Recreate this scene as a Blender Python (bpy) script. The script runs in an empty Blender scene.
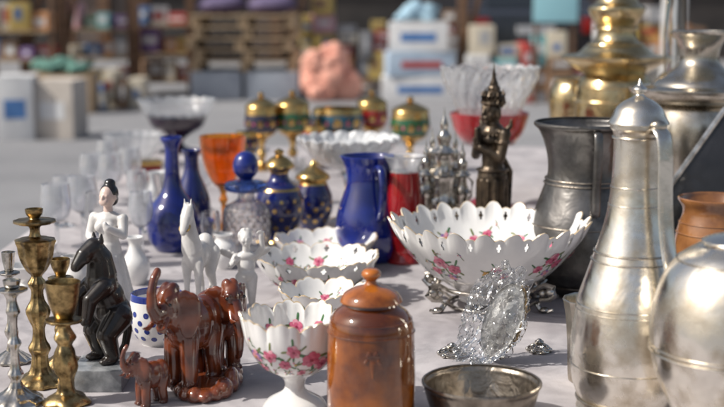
import bpy, bmesh, math, random
from mathutils import Vector, Matrix, noise
from math import sin, cos, pi, tan, atan, radians as R
random.seed(7)
SC=bpy.context.scene; COL=SC.collection
F=1300.0; CX=362.0; CY=203.5; PITCH=R(9.13); TZ=.75; CZ=TZ+.42
def row(y): return PITCH+atan((y-CY)/F)

class Spot:
    """a place on the table (or ground) and a ruler for sizes measured at that distance"""
    def __init__(s,px,y,base=TZ):
        s.base=base; s.px=px; s.Y=(CZ-base)/tan(row(y)); s.X=(px-CX)*s.d(0)/F
    def d(s,z): return s.Y*cos(PITCH)+(CZ-s.base-z)*sin(PITCH)
    def z(s,y): return CZ-s.base-s.Y*tan(row(y))
    def r(s,a,y): return a*s.d(s.z(y))/F
    def p(s,prof): return [(s.r(a,b),s.z(b)) for a,b in prof]
    @property
    def m(s): return s.d(0)/F
    @property
    def loc(s): return Vector((s.X,s.Y,s.base))

# ---------------------------------------------------------------- materials
def nodes(name):
    m=bpy.data.materials.new(name); m.use_nodes=True
    nt=m.node_tree; b=nt.nodes['Principled BSDF']; return m,nt,b
def rgba(c): return (c[0],c[1],c[2],1)
def M(name,c,c2=None,rough=.4,metal=0,ns=30,bump=0,bs=None,coat=0,trans=0,ior=1.5,rv=.08,lo=.35,hi=.65,bd=.001,big=0,bigs=14):
    m,nt,b=nodes(name); L=nt.links
    tc=nt.nodes.new('ShaderNodeTexCoord')
    n=nt.nodes.new('ShaderNodeTexNoise'); n.inputs['Scale'].default_value=ns; n.inputs['Detail'].default_value=6; n.inputs['Roughness'].default_value=.6
    L.new(tc.outputs['Object'],n.inputs['Vector'])
    if c2 is None: c2=tuple(x*.8 for x in c)
    cr=nt.nodes.new('ShaderNodeValToRGB'); e=cr.color_ramp.elements
    e[0].position=lo; e[0].color=rgba(c2); e[1].position=hi; e[1].color=rgba(c)
    L.new(n.outputs['Fac'],cr.inputs['Fac']); L.new(cr.outputs['Color'],b.inputs['Base Color'])
    mr=nt.nodes.new('ShaderNodeMapRange'); mr.inputs[1].default_value=.3; mr.inputs[2].default_value=.7
    mr.inputs[3].default_value=min(1,rough+rv); mr.inputs[4].default_value=max(0.02,rough-rv)
    L.new(n.outputs['Fac'],mr.inputs[0]); L.new(mr.outputs[0],b.inputs['Roughness'])
    b.inputs['Metallic'].default_value=metal; b.inputs['IOR'].default_value=ior
    b.inputs['Coat Weight'].default_value=coat; b.inputs['Coat Roughness'].default_value=.05
    b.inputs['Transmission Weight'].default_value=trans
    if bump:
        n2=nt.nodes.new('ShaderNodeTexNoise'); n2.inputs['Scale'].default_value=bs or ns*4; n2.inputs['Detail'].default_value=4
        L.new(tc.outputs['Object'],n2.inputs['Vector'])
        bp=nt.nodes.new('ShaderNodeBump'); bp.inputs['Strength'].default_value=bump; bp.inputs['Distance'].default_value=bd
        L.new(n2.outputs['Fac'],bp.inputs['Height'])
        if big:
            n3=nt.nodes.new('ShaderNodeTexNoise'); n3.inputs['Scale'].default_value=bigs; n3.inputs['Detail'].default_value=2; n3.inputs['Distortion'].default_value=.6
            L.new(tc.outputs['Object'],n3.inputs['Vector'])
            b2=nt.nodes.new('ShaderNodeBump'); b2.inputs['Strength'].default_value=1; b2.inputs['Distance'].default_value=big
            L.new(n3.outputs['Fac'],b2.inputs['Height']); L.new(b2.outputs['Normal'],bp.inputs['Normal'])
        L.new(bp.outputs['Normal'],b.inputs['Normal'])
    return m
def WOOD(name,c,c2,scale=40,rough=.3,coat=.4,axis='X',dist=5):
    m,nt,b=nodes(name); L=nt.links
    tc=nt.nodes.new('ShaderNodeTexCoord'); w=nt.nodes.new('ShaderNodeTexWave'); w.bands_direction=axis
    w.inputs['Scale'].default_value=scale; w.inputs['Distortion'].default_value=dist; w.inputs['Detail'].default_value=4; w.inputs['Detail Scale'].default_value=1.6
    L.new(tc.outputs['Object'],w.inputs['Vector'])
    cr=nt.nodes.new('ShaderNodeValToRGB'); e=cr.color_ramp.elements
    e[0].position=.1; e[0].color=rgba(c2); e[1].position=.9; e[1].color=rgba(c)
    L.new(w.outputs['Fac'],cr.inputs['Fac']); L.new(cr.outputs['Color'],b.inputs['Base Color'])
    bp=nt.nodes.new('ShaderNodeBump'); bp.inputs['Strength'].default_value=.12; bp.inputs['Distance'].default_value=.001
    L.new(w.outputs['Fac'],bp.inputs['Height']); L.new(bp.outputs['Normal'],b.inputs['Normal'])
    b.inputs['Roughness'].default_value=rough; b.inputs['Coat Weight'].default_value=coat; b.inputs['Coat Roughness'].default_value=.08
    return m
def GLASS(name,c,rough=.02,ior=1.5): return M(name,c,tuple(x*.93 for x in c),rough=rough,trans=1,ior=ior,rv=.01,ns=15)
def FILM(name):
    m,nt,b=nodes(name); L=nt.links; nt.nodes.remove(b)
    out=[n for n in nt.nodes if n.type=='OUTPUT_MATERIAL'][0]
    t=nt.nodes.new('ShaderNodeBsdfTransparent'); t.inputs[0].default_value=(.94,.95,.96,1)
    g=nt.nodes.new('ShaderNodeBsdfGlossy'); g.inputs['Roughness'].default_value=.1; g.inputs[0].default_value=(1,1,1,1)
    lw=nt.nodes.new('ShaderNodeLayerWeight'); lw.inputs['Blend'].default_value=.36
    mx=nt.nodes.new('ShaderNodeMixShader'); L.new(lw.outputs['Fresnel'],mx.inputs[0]); L.new(t.outputs[0],mx.inputs[1]); L.new(g.outputs[0],mx.inputs[2]); L.new(mx.outputs[0],out.inputs[0])
    tc=nt.nodes.new('ShaderNodeTexCoord'); n=nt.nodes.new('ShaderNodeTexNoise'); n.inputs['Scale'].default_value=42; n.inputs['Detail'].default_value=1; n.inputs['Distortion'].default_value=1.2
    L.new(tc.outputs['Object'],n.inputs['Vector']); bp=nt.nodes.new('ShaderNodeBump'); bp.inputs['Strength'].default_value=.6; bp.inputs['Distance'].default_value=.006
    L.new(n.outputs['Fac'],bp.inputs['Height']); L.new(bp.outputs[0],g.inputs['Normal']); L.new(bp.outputs[0],lw.inputs['Normal'])
    return m

silver=M('old_silver',(.76,.71,.62),(.36,.31,.24),rough=.24,metal=1,ns=28,bump=.15,bs=140,rv=.1)
silverew=M('worn_silver_plate',(.90,.85,.76),(.50,.43,.33),rough=.27,metal=1,ns=30,bump=.14,bs=150,rv=.14,lo=.34,hi=.56,big=.0013,bigs=26)
silverc=M('bright_silver',(.80,.76,.69),(.30,.28,.25),rough=.2,metal=1,ns=70,bump=.3,bs=200)
brass=M('aged_brass',(.52,.37,.17),(.11,.075,.035),rough=.32,metal=1,ns=75,bump=.35,bs=180,lo=.38,hi=.62)
brassy=M('polished_brass',(.76,.63,.38),(.44,.32,.16),rough=.22,metal=1,ns=20,bump=.1,bs=60,big=.002,bigs=30)
pewter=M('dark_pewter',(.22,.21,.20),(.07,.066,.062),rough=.34,metal=.9,ns=16,bump=.4,bs=60,big=.002,bigs=35)
pewterl=M('tinned_pewter',(.42,.37,.31),(.13,.11,.09),rough=.36,metal=1,ns=35,bump=.35,bs=110,big=.0015,bigs=60)
bronze=M('dark_bronze',(.15,.11,.075),(.035,.028,.022),rough=.36,metal=.75,ns=55,bump=.3,bs=170)
blackb=M('black_patina',(.034,.025,.020),(.010,.009,.009),rough=.30,metal=.1,ns=30,bump=.2,bs=80,coat=.35,bd=.001)
porc=M('white_porcelain',(.76,.75,.73),(.68,.67,.66),rough=.13,ns=20,coat=.7)
bisque=M('white_bisque',(.71,.69,.67),(.55,.53,.51),rough=.30,ns=50,bump=.15,bs=160,coat=.3)
amber=M('amber_glaze',(.46,.135,.014),(.075,.016,.003),rough=.05,ns=11,coat=1,rv=.02,bump=.04,bs=40,lo=.36,hi=.70,big=.0012,bigs=26)
amberl=M('amber_glaze_highlight',(.50,.15,.017),(.12,.027,.004),rough=.05,ns=22,coat=1,rv=.02,bump=.04,bs=40,big=.0008,bigs=30)  # amber glaze for the lid, highlights at the top put into the colour
brownglaze=M('brown_glaze',(.30,.13,.045),(.13,.05,.018),rough=.16,ns=20,coat=.8,bump=.1,bs=50)
cobalt=M('cobalt_glass',(.008,.030,.34),(.003,.010,.13),rough=.04,ns=12,coat=1,rv=.02,trans=.4)
cobaltd=M('deep_cobalt_glaze',(.008,.015,.13),(.004,.007,.06),rough=.08,ns=20,coat=1,rv=.03)
gold=M('gilding',(.80,.56,.23),(.48,.30,.10),rough=.2,metal=1,ns=60)
goldd=M('dull_gilding',(.42,.29,.13),(.14,.09,.045),rough=.3,metal=1,ns=90)
redg=M('ruby_glass',(.72,.02,.03),(.42,.008,.014),rough=.04,ns=20,coat=1,rv=.02,trans=.65)
clear=GLASS('clear_glass',(.97,.99,1)); crystal=GLASS('cut_crystal',(1,1,1),.015,1.52)
frost=M('frosted_crystal',(.93,.94,.95),(.88,.89,.91),rough=.08,ns=60,trans=.82,rv=.05,coat=.5)
milky=M('milky_glass',(.92,.93,.95),(.86,.88,.91),rough=.05,ns=60,trans=.86,rv=.03,coat=.8)
opal=M('opal_glass',(.82,.83,.84),(.72,.74,.76),rough=.08,ns=60,trans=.35,rv=.04,coat=.8)
orangeg=M('orange_glass',(1.0,.42,.07),(.95,.30,.04),rough=.04,ns=20,trans=.95,rv=.02)
blueg=GLASS('blue_glass',(.10,.22,.75))
amethyst=M('dark_amethyst',(.03,.01,.03),(.015,.006,.02),rough=.06,coat=1,trans=.2,rv=.02)
mahog=WOOD('polished_red_wood',(.165,.040,.014),(.085,.019,.008),11,.15,1,'Z',3)
darkwood=WOOD('dark_wood',(.10,.05,.025),(.05,.024,.012),25,.4,.2)
palew=WOOD('pallet_wood',(.42,.31,.20),(.26,.18,.10),3,.8,0)
brownw=WOOD('post_wood',(.18,.10,.06),(.10,.055,.03),3,.8,0,'Z')
marble=M('grey_marble',(.36,.37,.38),(.14,.15,.16),rough=.25,ns=60,coat=.3)
film=FILM('cellophane')
pk1=M('rose_petal_pale',(.72,.36,.41),(.62,.24,.31),rough=.25,ns=200,coat=.4)
pk2=M('rose_petal_pink',(.56,.13,.21),(.46,.08,.15),rough=.25,ns=200,coat=.4)
pk3=M('rose_heart',(.28,.02,.06),(.2,.015,.04),rough=.25,ns=200,coat=.4)
gr1=M('leaf_green',(.07,.18,.07),(.04,.11,.04),rough=.25,ns=200,coat=.4)
gr2=M('leaf_olive',(.18,.20,.07),(.11,.14,.04),rough=.25,ns=200,coat=.4)
yel=M('flower_yellow',(.62,.36,.08),(.5,.25,.05),rough=.25,ns=200,coat=.4)
lil=M('flower_lilac',(.28,.18,.42),(.2,.12,.34),rough=.25,ns=200,coat=.4)
blu=M('dot_blue',(.015,.04,.25),(.01,.02,.16),rough=.15,ns=60,coat=.6)
hairb=M('black_hair_glaze',(.015,.012,.012),rough=.25,coat=.5)
skin=M('tinted_bisque',(.72,.56,.48),(.66,.48,.42),rough=.3,ns=60,coat=.3)
trim=M('rim_gilding',(.62,.44,.22),(.70,.62,.52),rough=.3,metal=.4,ns=120,coat=.4)
FLOR=[porc,pk1,pk2,pk3,gr1,gr2,yel,lil,trim]

# ---------------------------------------------------------------- geometry
def smooth(p,k=4):
    out=[]
    n=len(p)
    for i in range(n-1):
        p1,p2=p[i],p[i+1]
        if abs(p1[0]-p2[0])<1e-9 and abs(p1[1]-p2[1])<1e-9: continue
        p0=p[i-1] if i>0 else p1; p3=p[i+2] if i+2<n else p2
        for j in range(k):
            t=j/k; q=[]
            for a in (0,1):
                q.append(.5*((2*p1[a])+(-p0[a]+p2[a])*t+(2*p0[a]-5*p1[a]+4*p2[a]-p3[a])*t*t+(-p0[a]+3*p1[a]-3*p2[a]+p3[a])*t**3))
            out.append((max(q[0],0.0003 if p1[0]>0 or p2[0]>0 else 0),q[1]))
    out.append(p[-1]); return out
def hollow(p,t,floor=None):
    if floor is None: floor=p[0][1]+t*1.5
    inner=[(r-t,z) for r,z in reversed(p) if z>floor and r>t*1.6]
    r,z=p[-1]
    return p+[(r-t*.5,z+t*.35)]+inner+[(max(inner[-1][0]*.5,.0004),floor),(0,floor)]

class G:
    def __init__(s): s.v=[];s.f=[];s.m=[]
    def add(s,vs,fs,mi=0,mat=None):
        o=len(s.v)
        s.v+= [tuple(mat@Vector(v)) for v in vs] if mat else [tuple(v) for v in vs]
        for f in fs: s.f.append(tuple(o+i for i in f)); s.m.append(mi)
    def lathe(s,prof,n=48,mod=None,mi=0,matf=None,mat=None,th0=0,cap=True,skip=None):
        p=list(prof); sh=0
        if cap and p[0][0]>1e-6: p=[(0,p[0][1])]+p; sh=1
        if cap and p[-1][0]>1e-6: p=p+[(0,p[-1][1])]
        vs=[];rows=[]
        for r,z in p:
            if r<1e-6: rows.append([len(vs)]); vs.append((0,0,z)); continue
            ids=[]
            for j in range(n):
                th=th0+2*pi*j/n
                rr,zz=(mod(r,z,th) if mod else (r,z))
                ids.append(len(vs)); vs.append((rr*cos(th),rr*sin(th),zz))
            rows.append(ids)
        fs=[];ms=[]
        for i in range(len(rows)-1):
            a,b=rows[i],rows[i+1]
            k=matf((p[i][0]+p[i+1][0])/2,(p[i][1]+p[i+1][1])/2,i-sh) if matf else mi
            if len(a)==1 and len(b)==1: continue
            for j in range(n):
                j2=(j+1)%n
                if skip and skip(i-sh,j): continue
                if len(a)==1: fs.append((a[0],b[j2],b[j]))
                elif len(b)==1: fs.append((a[j],a[j2],b[0]))
                else: fs.append((a[j],a[j2],b[j2],b[j]))
                ms.append(k)
        o=len(s.v)
        s.v+=[tuple(mat@Vector(v)) for v in vs] if mat else vs
        s.f+=[tuple(o+i for i in f) for f in fs]; s.m+=ms
    def tube(s,path,rad,n=10,flat=1.0,ref=(0,0,1),mi=0,mat=None):
        P=[Vector(q) for q in path]; k=len(P)
        if not hasattr(rad,'__len__'): rad=[rad]*k
        vs=[];ref=Vector(ref)
        for i in range(k):
            t=(P[min(i+1,k-1)]-P[max(i-1,0)]).normalized()
            a=t.cross(ref)
            if a.length<1e-3: a=t.cross(Vector((1,0,0)))
            a.normalize(); b=t.cross(a)
            for j in range(n):
                th=2*pi*j/n; vs.append(P[i]+a*cos(th)*rad[i]+b*sin(th)*rad[i]*flat)
        fs=[]
        for i in range(k-1):
            for j in range(n):
                j2=(j+1)%n; fs.append((i*n+j,(i+1)*n+j,(i+1)*n+j2,i*n+j2))
        fs.append(tuple(range(n))); fs.append(tuple(reversed(range((k-1)*n,k*n))))
        s.add(vs,fs,mi,mat)
    def strap(s,path,d,rad,n=12,flat=.4):
        """flat band whose broad face looks along d"""
        P=smooth([(p[0]+9,p[1]) for p in path],4); d=Vector(d); side=Vector((d.y,-d.x,0)).normalized()
        pts=[d*(a-9)+Vector((0,0,b)) for a,b in P]; k=len(pts); vs=[]
        for i in range(k):
            t=(pts[min(i+1,k-1)]-pts[max(i-1,0)]).normalized(); b=t.cross(side).normalized()
            for j in range(n):
                th=2*pi*j/n; vs.append(pts[i]+side*cos(th)*rad+b*sin(th)*rad*flat)
        fs=[(i*n+j,i*n+(j+1)%n,(i+1)*n+(j+1)%n,(i+1)*n+j) for i in range(k-1) for j in range(n)]
        fs.append(tuple(reversed(range(n)))); fs.append(tuple(range((k-1)*n,k*n)))
        s.add(vs,fs)
    def ring(s,R0,r,z=0,n=40,m=10,mi=0,mat=None,sy=1):
        vs=[];fs=[]
        for i in range(n):
            a=2*pi*i/n
            for j in range(m):
                b=2*pi*j/m; q=R0+r*cos(b); vs.append((q*cos(a),q*sin(a)*sy,z+r*sin(b)))
        for i in range(n):
            for j in range(m):
                fs.append((i*m+j,((i+1)%n)*m+j,((i+1)%n)*m+(j+1)%m,i*m+(j+1)%m))
        s.add(vs,fs,mi,mat)
    def ell(s,c,r,rot=None,mi=0,n=18,m=12):
        if not hasattr(r,'__len__'): r=(r,r,r)
        T=Matrix.Translation(Vector(c))@(rot.to_4x4() if rot else Matrix())@Matrix.Diagonal((r[0],r[1],r[2],1))
        pr=[(sin(pi*i/m) if 0<i<m else 0,-cos(pi*i/m)) for i in range(m+1)]
        s.lathe(pr,n,mi=mi,mat=T,cap=False)
    def box(s,c,d,rot=None,mi=0,bev=0):
        bm=bmesh.new(); bmesh.ops.create_cube(bm,size=1)
        for v in bm.verts: v.co=Vector((v.co.x*d[0],v.co.y*d[1],v.co.z*d[2]))
        if bev: bmesh.ops.bevel(bm,geom=bm.edges[:],offset=bev,segments=2,affect='EDGES',profile=.7)
        T=Matrix.Translation(Vector(c))@(rot.to_4x4() if rot else Matrix())
        bm.verts.index_update()
        s.add([v.co.copy() for v in bm.verts],[[v.index for v in f.verts] for f in bm.faces],mi,T); bm.free()
    def capsule(s,p0,p1,r0,r1,n=14):
        p0=Vector(p0);p1=Vector(p1);d=p1-p0;L=d.length
        if L<1e-6: return s.ell(p0,max(r0,r1))
        pr=[(0,-r0)]+[(r0*sin(a),-r0*cos(a)) for a in (pi/8,pi/4,3*pi/8,pi/2)]+[(r1*cos(a),L+r1*sin(a)) for a in (0,pi/8,pi/4,3*pi/8)]+[(0,L+r1)]
        T=Matrix.Translation(p0)@d.to_track_quat('Z','Y').to_matrix().to_4x4()
        s.lathe(pr,n,mat=T,cap=False)
    def chain(s,pts,rad):
        for i in range(len(pts)-1): s.capsule(pts[i],pts[i+1],rad[i],rad[i+1])
    def squash(s,a,b,c): s.v=[(v[0]*a,v[1]*b,v[2]*c) for v in s.v]
    def build(s,name,mats,parent=None,loc=(0,0,0),sm=True,ang=40,rz=0):
        me=bpy.data.meshes.new(name); me.from_pydata([tuple(v) for v in s.v],[],s.f)
        if not isinstance(mats,(list,tuple)): mats=[mats]
        for m in mats: me.materials.append(m)
        me.polygons.foreach_set('material_index',s.m)
        me.polygons.foreach_set('use_smooth',[sm]*len(s.f))
        me.update()
        if sm: me.set_sharp_from_angle(angle=R(ang))
        o=bpy.data.objects.new(name,me); COL.objects.link(o)
        o.location=loc; o.rotation_euler=(0,0,rz)
        if parent: o.parent=parent
        return o
    def fuse(s,name,mat,parent=None,loc=(0,0,0),rz=0,scale=1,voxel=.0015,it=5,rough=0):
        s.v=[(v[0]*scale,v[1]*scale,v[2]*scale) for v in s.v]
        o=s.build(name,mat,parent,loc,rz=rz)
        md=o.modifiers.new('r','REMESH'); md.mode='VOXEL'; md.voxel_size=voxel
        ms=o.modifiers.new('s','SMOOTH'); ms.factor=.5; ms.iterations=it
        dg=bpy.context.evaluated_depsgraph_get()
        me=bpy.data.meshes.new_from_object(o.evaluated_get(dg))
        o.modifiers.clear(); old=o.data; o.data=me; me.name=name; bpy.data.meshes.remove(old)
        if rough:
            for v in me.vertices:
                q=v.co*(1/scale); v.co+=v.normal*rough*noise.fractal(q*9,1,2,3)
        if not me.materials: me.materials.append(mat)
        me.polygons.foreach_set('use_smooth',[True]*len(me.polygons)); me.update()
        return o

def tag(o,label,cat,group=None,kind=None):
    if label: o['label']=label
    if cat: o['category']=cat
    if group: o['group']=group
    if kind: o['kind']=kind
    return o
def thing(name,label,cat,loc,rz=0,group=None):
    o=bpy.data.objects.new(name,None); COL.objects.link(o); o.empty_display_size=.02
    o.location=loc; o.rotation_euler=(0,0,rz); return tag(o,label,cat,group)

# decoration laid on a turned surface
class Surf:
    def __init__(s,p,mod=None):
        s.p=p; s.mod=mod; s.L=[0]
        for i in range(1,len(p)): s.L.append(s.L[-1]+math.hypot(p[i][0]-p[i-1][0],p[i][1]-p[i-1][1]))
    def rz(s,L):
        L=min(max(L,0),s.L[-1])
        for i in range(1,len(s.L)):
            if L<=s.L[i]:
                t=(L-s.L[i-1])/max(s.L[i]-s.L[i-1],1e-9); a,b=s.p[i-1],s.p[i]
                return a[0]+(b[0]-a[0])*t,a[1]+(b[1]-a[1])*t
        return s.p[-1]
    def at(s,th,L):
        r,z=s.rz(L)
        if s.mod: r,z=s.mod(r,z,th)
        return Vector((r*cos(th),r*sin(th),z))
    def pos(s,th,L,off):
        q=s.at(th,L); a=s.at(th,L+.0008)-s.at(th,L-.0008); b=s.at(th+.01,L)-s.at(th-.01,L)
        n=b.cross(a)
        return q+n.normalized()*off if n.length>1e-12 else q
    def Lz(s,z):
        for i in range(1,len(s.p)):
            a,b=s.p[i-1][1],s.p[i][1]
            if (a-z)*(b-z)<=0 and a!=b: return s.L[i-1]+(s.L[i]-s.L[i-1])*(z-a)/(b-a)
        return s.L[-1]*.5
def dec(g,S,th,L,a,b,rot=0,ox=0,oy=0,off=.0003,mi=1,n=10,leaf=False,dome=.0003):
    r0=max(S.rz(L)[0],.004); ca,sa=cos(rot),sin(rot)
    def P(x,y,o):
        X=ca*x-sa*y; Y=sa*x+ca*y
        return S.pos(th+X/r0,L+Y,o)
    vs=[P(ox,oy,off+dome)]
    for i in range(n):
        t=2*pi*i/n; k=1-.35*abs(sin(t))**3 if leaf else 1
        vs.append(P(ox+a*cos(t),oy+b*sin(t)*k,off))
    g.add(vs,[(0,1+i,1+(i+1)%n) for i in range(n)],mi)
def rose(g,S,th,L,sz,kind=0):
    r=random.uniform(0,6)
    cols=[(1,2,3),(2,2,3),(7,1,6),(6,6,3)][kind]; h=sz*.09
    for i in range(4):
        a=r+i*1.57+random.uniform(-.4,.4); dec(g,S,th,L,sz*.55,sz*.22,a,sz*random.uniform(1.0,1.3),0,.0002,4 if i%2 else 5,leaf=True,dome=.0006)
    for i in range(6): dec(g,S,th,L,sz*.40,sz*.36,r+i*2*pi/6,sz*.50,0,.0006+.00015*(i%3),cols[i%2],dome=h*.6)
    for i in range(4): dec(g,S,th,L,sz*.3,sz*.26,r+.5+i*pi/2,sz*.27,0,.0006+h*.7+.0001*i,cols[1],dome=h*.5)
    dec(g,S,th,L,sz*.17,sz*.17,0,0,0,.0008+h*1.4,cols[2])
def sprig(g,S,th,L,sz):
    a=random.uniform(0,6)
    for i in range(4):
        dec(g,S,th,L,sz*.3,sz*.09,a+random.uniform(-.7,.7),sz*.35*i-sz*.4,random.uniform(-.2,.2)*sz,.0003,random.choice((4,5,4)),leaf=True)
    for i in range(3): dec(g,S,th,L,sz*.13,sz*.13,a,random.uniform(-.6,.8)*sz,random.uniform(-.35,.35)*sz,.0004,random.choice((1,2,6,7)))

def turned(sp,name,mat,prof,parent=None,t=None,floor=None,n=48,mod=None,k=4,matf=None,sm=True,ang=35,extra=None,raw=False):
    p=sp.p(prof) if not raw else prof
    p=smooth(p,k)
    q=hollow(p,t,floor) if t else p
    g=G(); g.lathe(q,n,mod,matf=matf)
    if extra: extra(g,p,q)
    return g.build(name,mat,parent,(0,0,0) if parent else sp.loc,sm,ang)
def bands(sp,par,mat,lst):
    for r,y,w in lst:
        g=G(); g.ring(sp.r(r,y),w,sp.z(y),64,8); g.build('band',mat,par)

# ================================================================= SETTING
def gmat():
    m,nt,b=nodes('asphalt'); L=nt.links
    tc=nt.nodes.new('ShaderNodeTexCoord')
    n=nt.nodes.new('ShaderNodeTexNoise'); n.inputs['Scale'].default_value=.5; n.inputs['Detail'].default_value=8; n.inputs['Roughness'].default_value=.7
    L.new(tc.outputs['Object'],n.inputs['Vector']); cr=nt.nodes.new('ShaderNodeValToRGB'); e=cr.color_ramp.elements
    e[0].position=.35;e[0].color=(.18,.18,.19,1);e[1].position=.7;e[1].color=(.29,.29,.30,1)
    L.new(n.outputs['Fac'],cr.inputs[0]); L.new(cr.outputs[0],b.inputs['Base Color']); b.inputs['Roughness'].default_value=.9
    n2=nt.nodes.new('ShaderNodeTexNoise'); n2.inputs['Scale'].default_value=90; L.new(tc.outputs['Object'],n2.inputs['Vector'])
    bp=nt.nodes.new('ShaderNodeBump'); bp.inputs['Strength'].default_value=.5; bp.inputs['Distance'].default_value=.01; L.new(n2.outputs['Fac'],bp.inputs['Height']); L.new(bp.outputs[0],b.inputs['Normal'])
    return m
g=G(); g.add([(-300,-300,0),(300,-300,0),(300,400,0),(-300,400,0)],[(0,1,2,3)])
tag(g.build('ground',gmat()),None,None,kind='structure')

# table and cloth
TX0,TX1,TY0,TY1=-.6,1.25,.80,3.62
tb=thing('market_table','long wooden market table under the pale cloth','table',((TX0+TX1)/2,(TY0+TY1)/2,0))
g=G(); g.box((0,0,TZ-.022),(TX1-TX0-.03,TY1-TY0-.03,.03),bev=.003); g.build('tabletop',darkwood,tb)
for sx in (-1,1):
    for sy in (-1,1):
        g=G(); g.box((sx*.85,sy*1.33,(TZ-.037)/2),(.05,.05,TZ-.037),bev=.004); g.build('leg',darkwood,tb)
clothm=M('pale_cloth',(.43,.405,.415),(.30,.278,.29),rough=.9,ns=9,bump=.6,bs=420,bd=.0006,rv=.03,big=.016,bigs=11)
g=G(); st=.02; drop=.28
xs=[TX0-drop+i*st for i in range(int((TX1-TX0+2*drop)/st)+1)]; ys=[TY0-drop+i*st for i in range(int((TY1-TY0+2*drop)/st)+1)]
vs=[]
for y in ys:
    for x in xs:
        cx=min(max(x,TX0),TX1); cy=min(max(y,TY0),TY1); ox=abs(x-cx); oy=abs(y-cy)
        z=TZ+.0006*noise.fractal(Vector((x*3.3,y*1.7,0)),1,2,3)
        w=.03*(ox+oy)/drop
        z-=max(ox,oy)
        f=sin((x+y)*22)*w+noise.noise(Vector((x*9,y*9,3)))*w
        X=cx+(math.copysign(.012+f*.5,x-cx) if ox>0 else 0); Y=cy+(math.copysign(.012+f*.5,y-cy) if oy>0 else 0)
        vs.append((X,Y,z))
nx=len(xs); fs=[(j*nx+i,j*nx+i+1,(j+1)*nx+i+1,(j+1)*nx+i) for j in range(len(ys)-1) for i in range(nx-1)]
g.add(vs,fs); o=g.build('tablecloth',clothm,ang=180)
tag(o,'pale greyish cloth spread over the whole market table','tablecloth')

# ================================================================= PORCELAIN
def porcelain(name,label,cat,px,y,prof,lobes,ar,az,roses,inner,t=.0028,floor=None,point=False,group=None,sprigs=8,pierced=False,extra=0,esz=.006):
    sp=Spot(px,y); p=smooth(sp.p(prof),6); H=p[-1][1]
    def mod(r,z,th):
        f=max(0,min(1,z/H))**3
        w=abs(sin(lobes*th/2))
        w=(1-w**.9) if point else w**.8
        w+=.30*abs(sin(lobes*1.5*th))*f
        return r*(1+ar*f*(w-.5)),z+az*f*(w-.5)
    q=hollow(p,t,floor); g=G()
    np_=len(p); SEG=24 if pierced else 18
    def skip(i,j):
        if not pierced: return False
        row_=i if i<np_ else (2*np_-1-i)
        return np_-6<=row_<=np_-4 and (j%SEG) in ((10,11,12,13) if row_==np_-5 else (11,12))
    g.lathe(q,lobes*SEG,mod,matf=lambda r,z,i:8 if i in (np_-1,np_) else 0,skip=skip)
    S=Surf(p,mod); SI=Surf(q[np_+1:],mod)
    for th,zf,sz,k in roses: rose(g,S,R(th),S.Lz(zf*H),sz,k)
    for th,zf,sz,k in inner: rose(g,SI,R(th),SI.Lz(zf*H),sz,k)
    for i in range(extra):
        th=360*i/extra+random.uniform(-12,12)
        rose(g,S,R(th),S.Lz(random.uniform(.45,.74)*H),esz*random.uniform(.7,1.15),random.choice((0,0,1,2)))
    for i in range(sprigs):
        sprig(g,S,R(random.uniform(0,360)),S.Lz(random.uniform(.35,.8)*H),.008)
        sprig(g,SI,R(random.uniform(0,360)),SI.Lz(random.uniform(.45,.8)*H),.008)
    o=g.build(name,FLOR,None,sp.loc,ang=50); tag(o,label,cat,group)
    return o
porcelain('porcelain_bowl','largest white porcelain bowl with pierced scalloped rim and pink roses, raised on a silver stand','bowl',488,306,
   [(29,299),(29,297),(26,293),(32,289),(46,280),(64,268),(80,251),(92,236),(99,221)],22,.07,.0115,
   [(-130,.66,.0125,0),(-121,.60,.011,1),(-138,.55,.009,0),(-126,.48,.008,2),(-50,.70,.0125,0),(-41,.64,.011,1),(-58,.60,.009,0),(-46,.52,.008,2),(-18,.66,.011,0),(-165,.66,.011,0),(-90,.62,.0085,0),(-84,.53,.007,2),(-97,.55,.0065,3)],
   [(95,.60,.011,0),(86,.68,.008,1),(120,.66,.010,2),(60,.64,.010,0),(140,.62,.009,0),(30,.66,.010,1),(165,.66,.010,0),(105,.45,.008,2)],point=True,sprigs=34,pierced=True)
porcelain('porcelain_bowl','low white porcelain bowl with wavy rim and flower sprays, behind the smaller footed ones','bowl',317,298,
   [(30,298),(30,295),(27,291),(38,285),(50,275),(57,266),(61,257)],11,.07,.007,
   [(-110,.62,.008,0),(-70,.62,.008,1)],[(90,.62,.009,0),(60,.66,.007,2),(125,.66,.008,1),(100,.45,.006,3)],sprigs=16,extra=9,pierced=True)
porcelain('porcelain_dish','rearmost white porcelain dish with wavy rim, in front of the cobalt blue jug','dish',326,270,
   [(26,270),(26,267),(24,263),(36,256),(46,247),(51,239)],10,.07,.006,
   [(-100,.62,.007,0),(-60,.62,.006,1)],[(90,.62,.008,0),(50,.66,.007,1),(130,.66,.007,2)],sprigs=12,extra=8)
porcelain('porcelain_bowl','small white porcelain bowl with ruffled rim and pink flowers, half hidden behind the amber jar','bowl',324,330,
   [(20,330),(20,327),(18,322),(28,315),(38,304),(45,291)],8,.09,.008,
   [(-115,.6,.007,0),(-75,.56,.007,1)],[(90,.62,.007,0),(130,.62,.006,2)],sprigs=10,extra=7)
porcelain('porcelain_compote','white footed porcelain compote with rose sprays, just left of the amber jar','compote',295,409,
   [(31,409),(32,405),(27,399),(13,391),(10,384),(14,376),(31,366),(43,351),(49,337),(52,318)],9,.10,.008,
   [(-118,.70,.009,0),(-66,.66,.011,1),(-88,.76,.008,0),(-48,.60,.010,0),(-142,.66,.009,2),(-100,.6,.007,1)],[(90,.76,.009,0),(60,.76,.008,1),(125,.76,.008,0)],sprigs=22,extra=5,floor=Spot(295,409).z(367))
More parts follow.
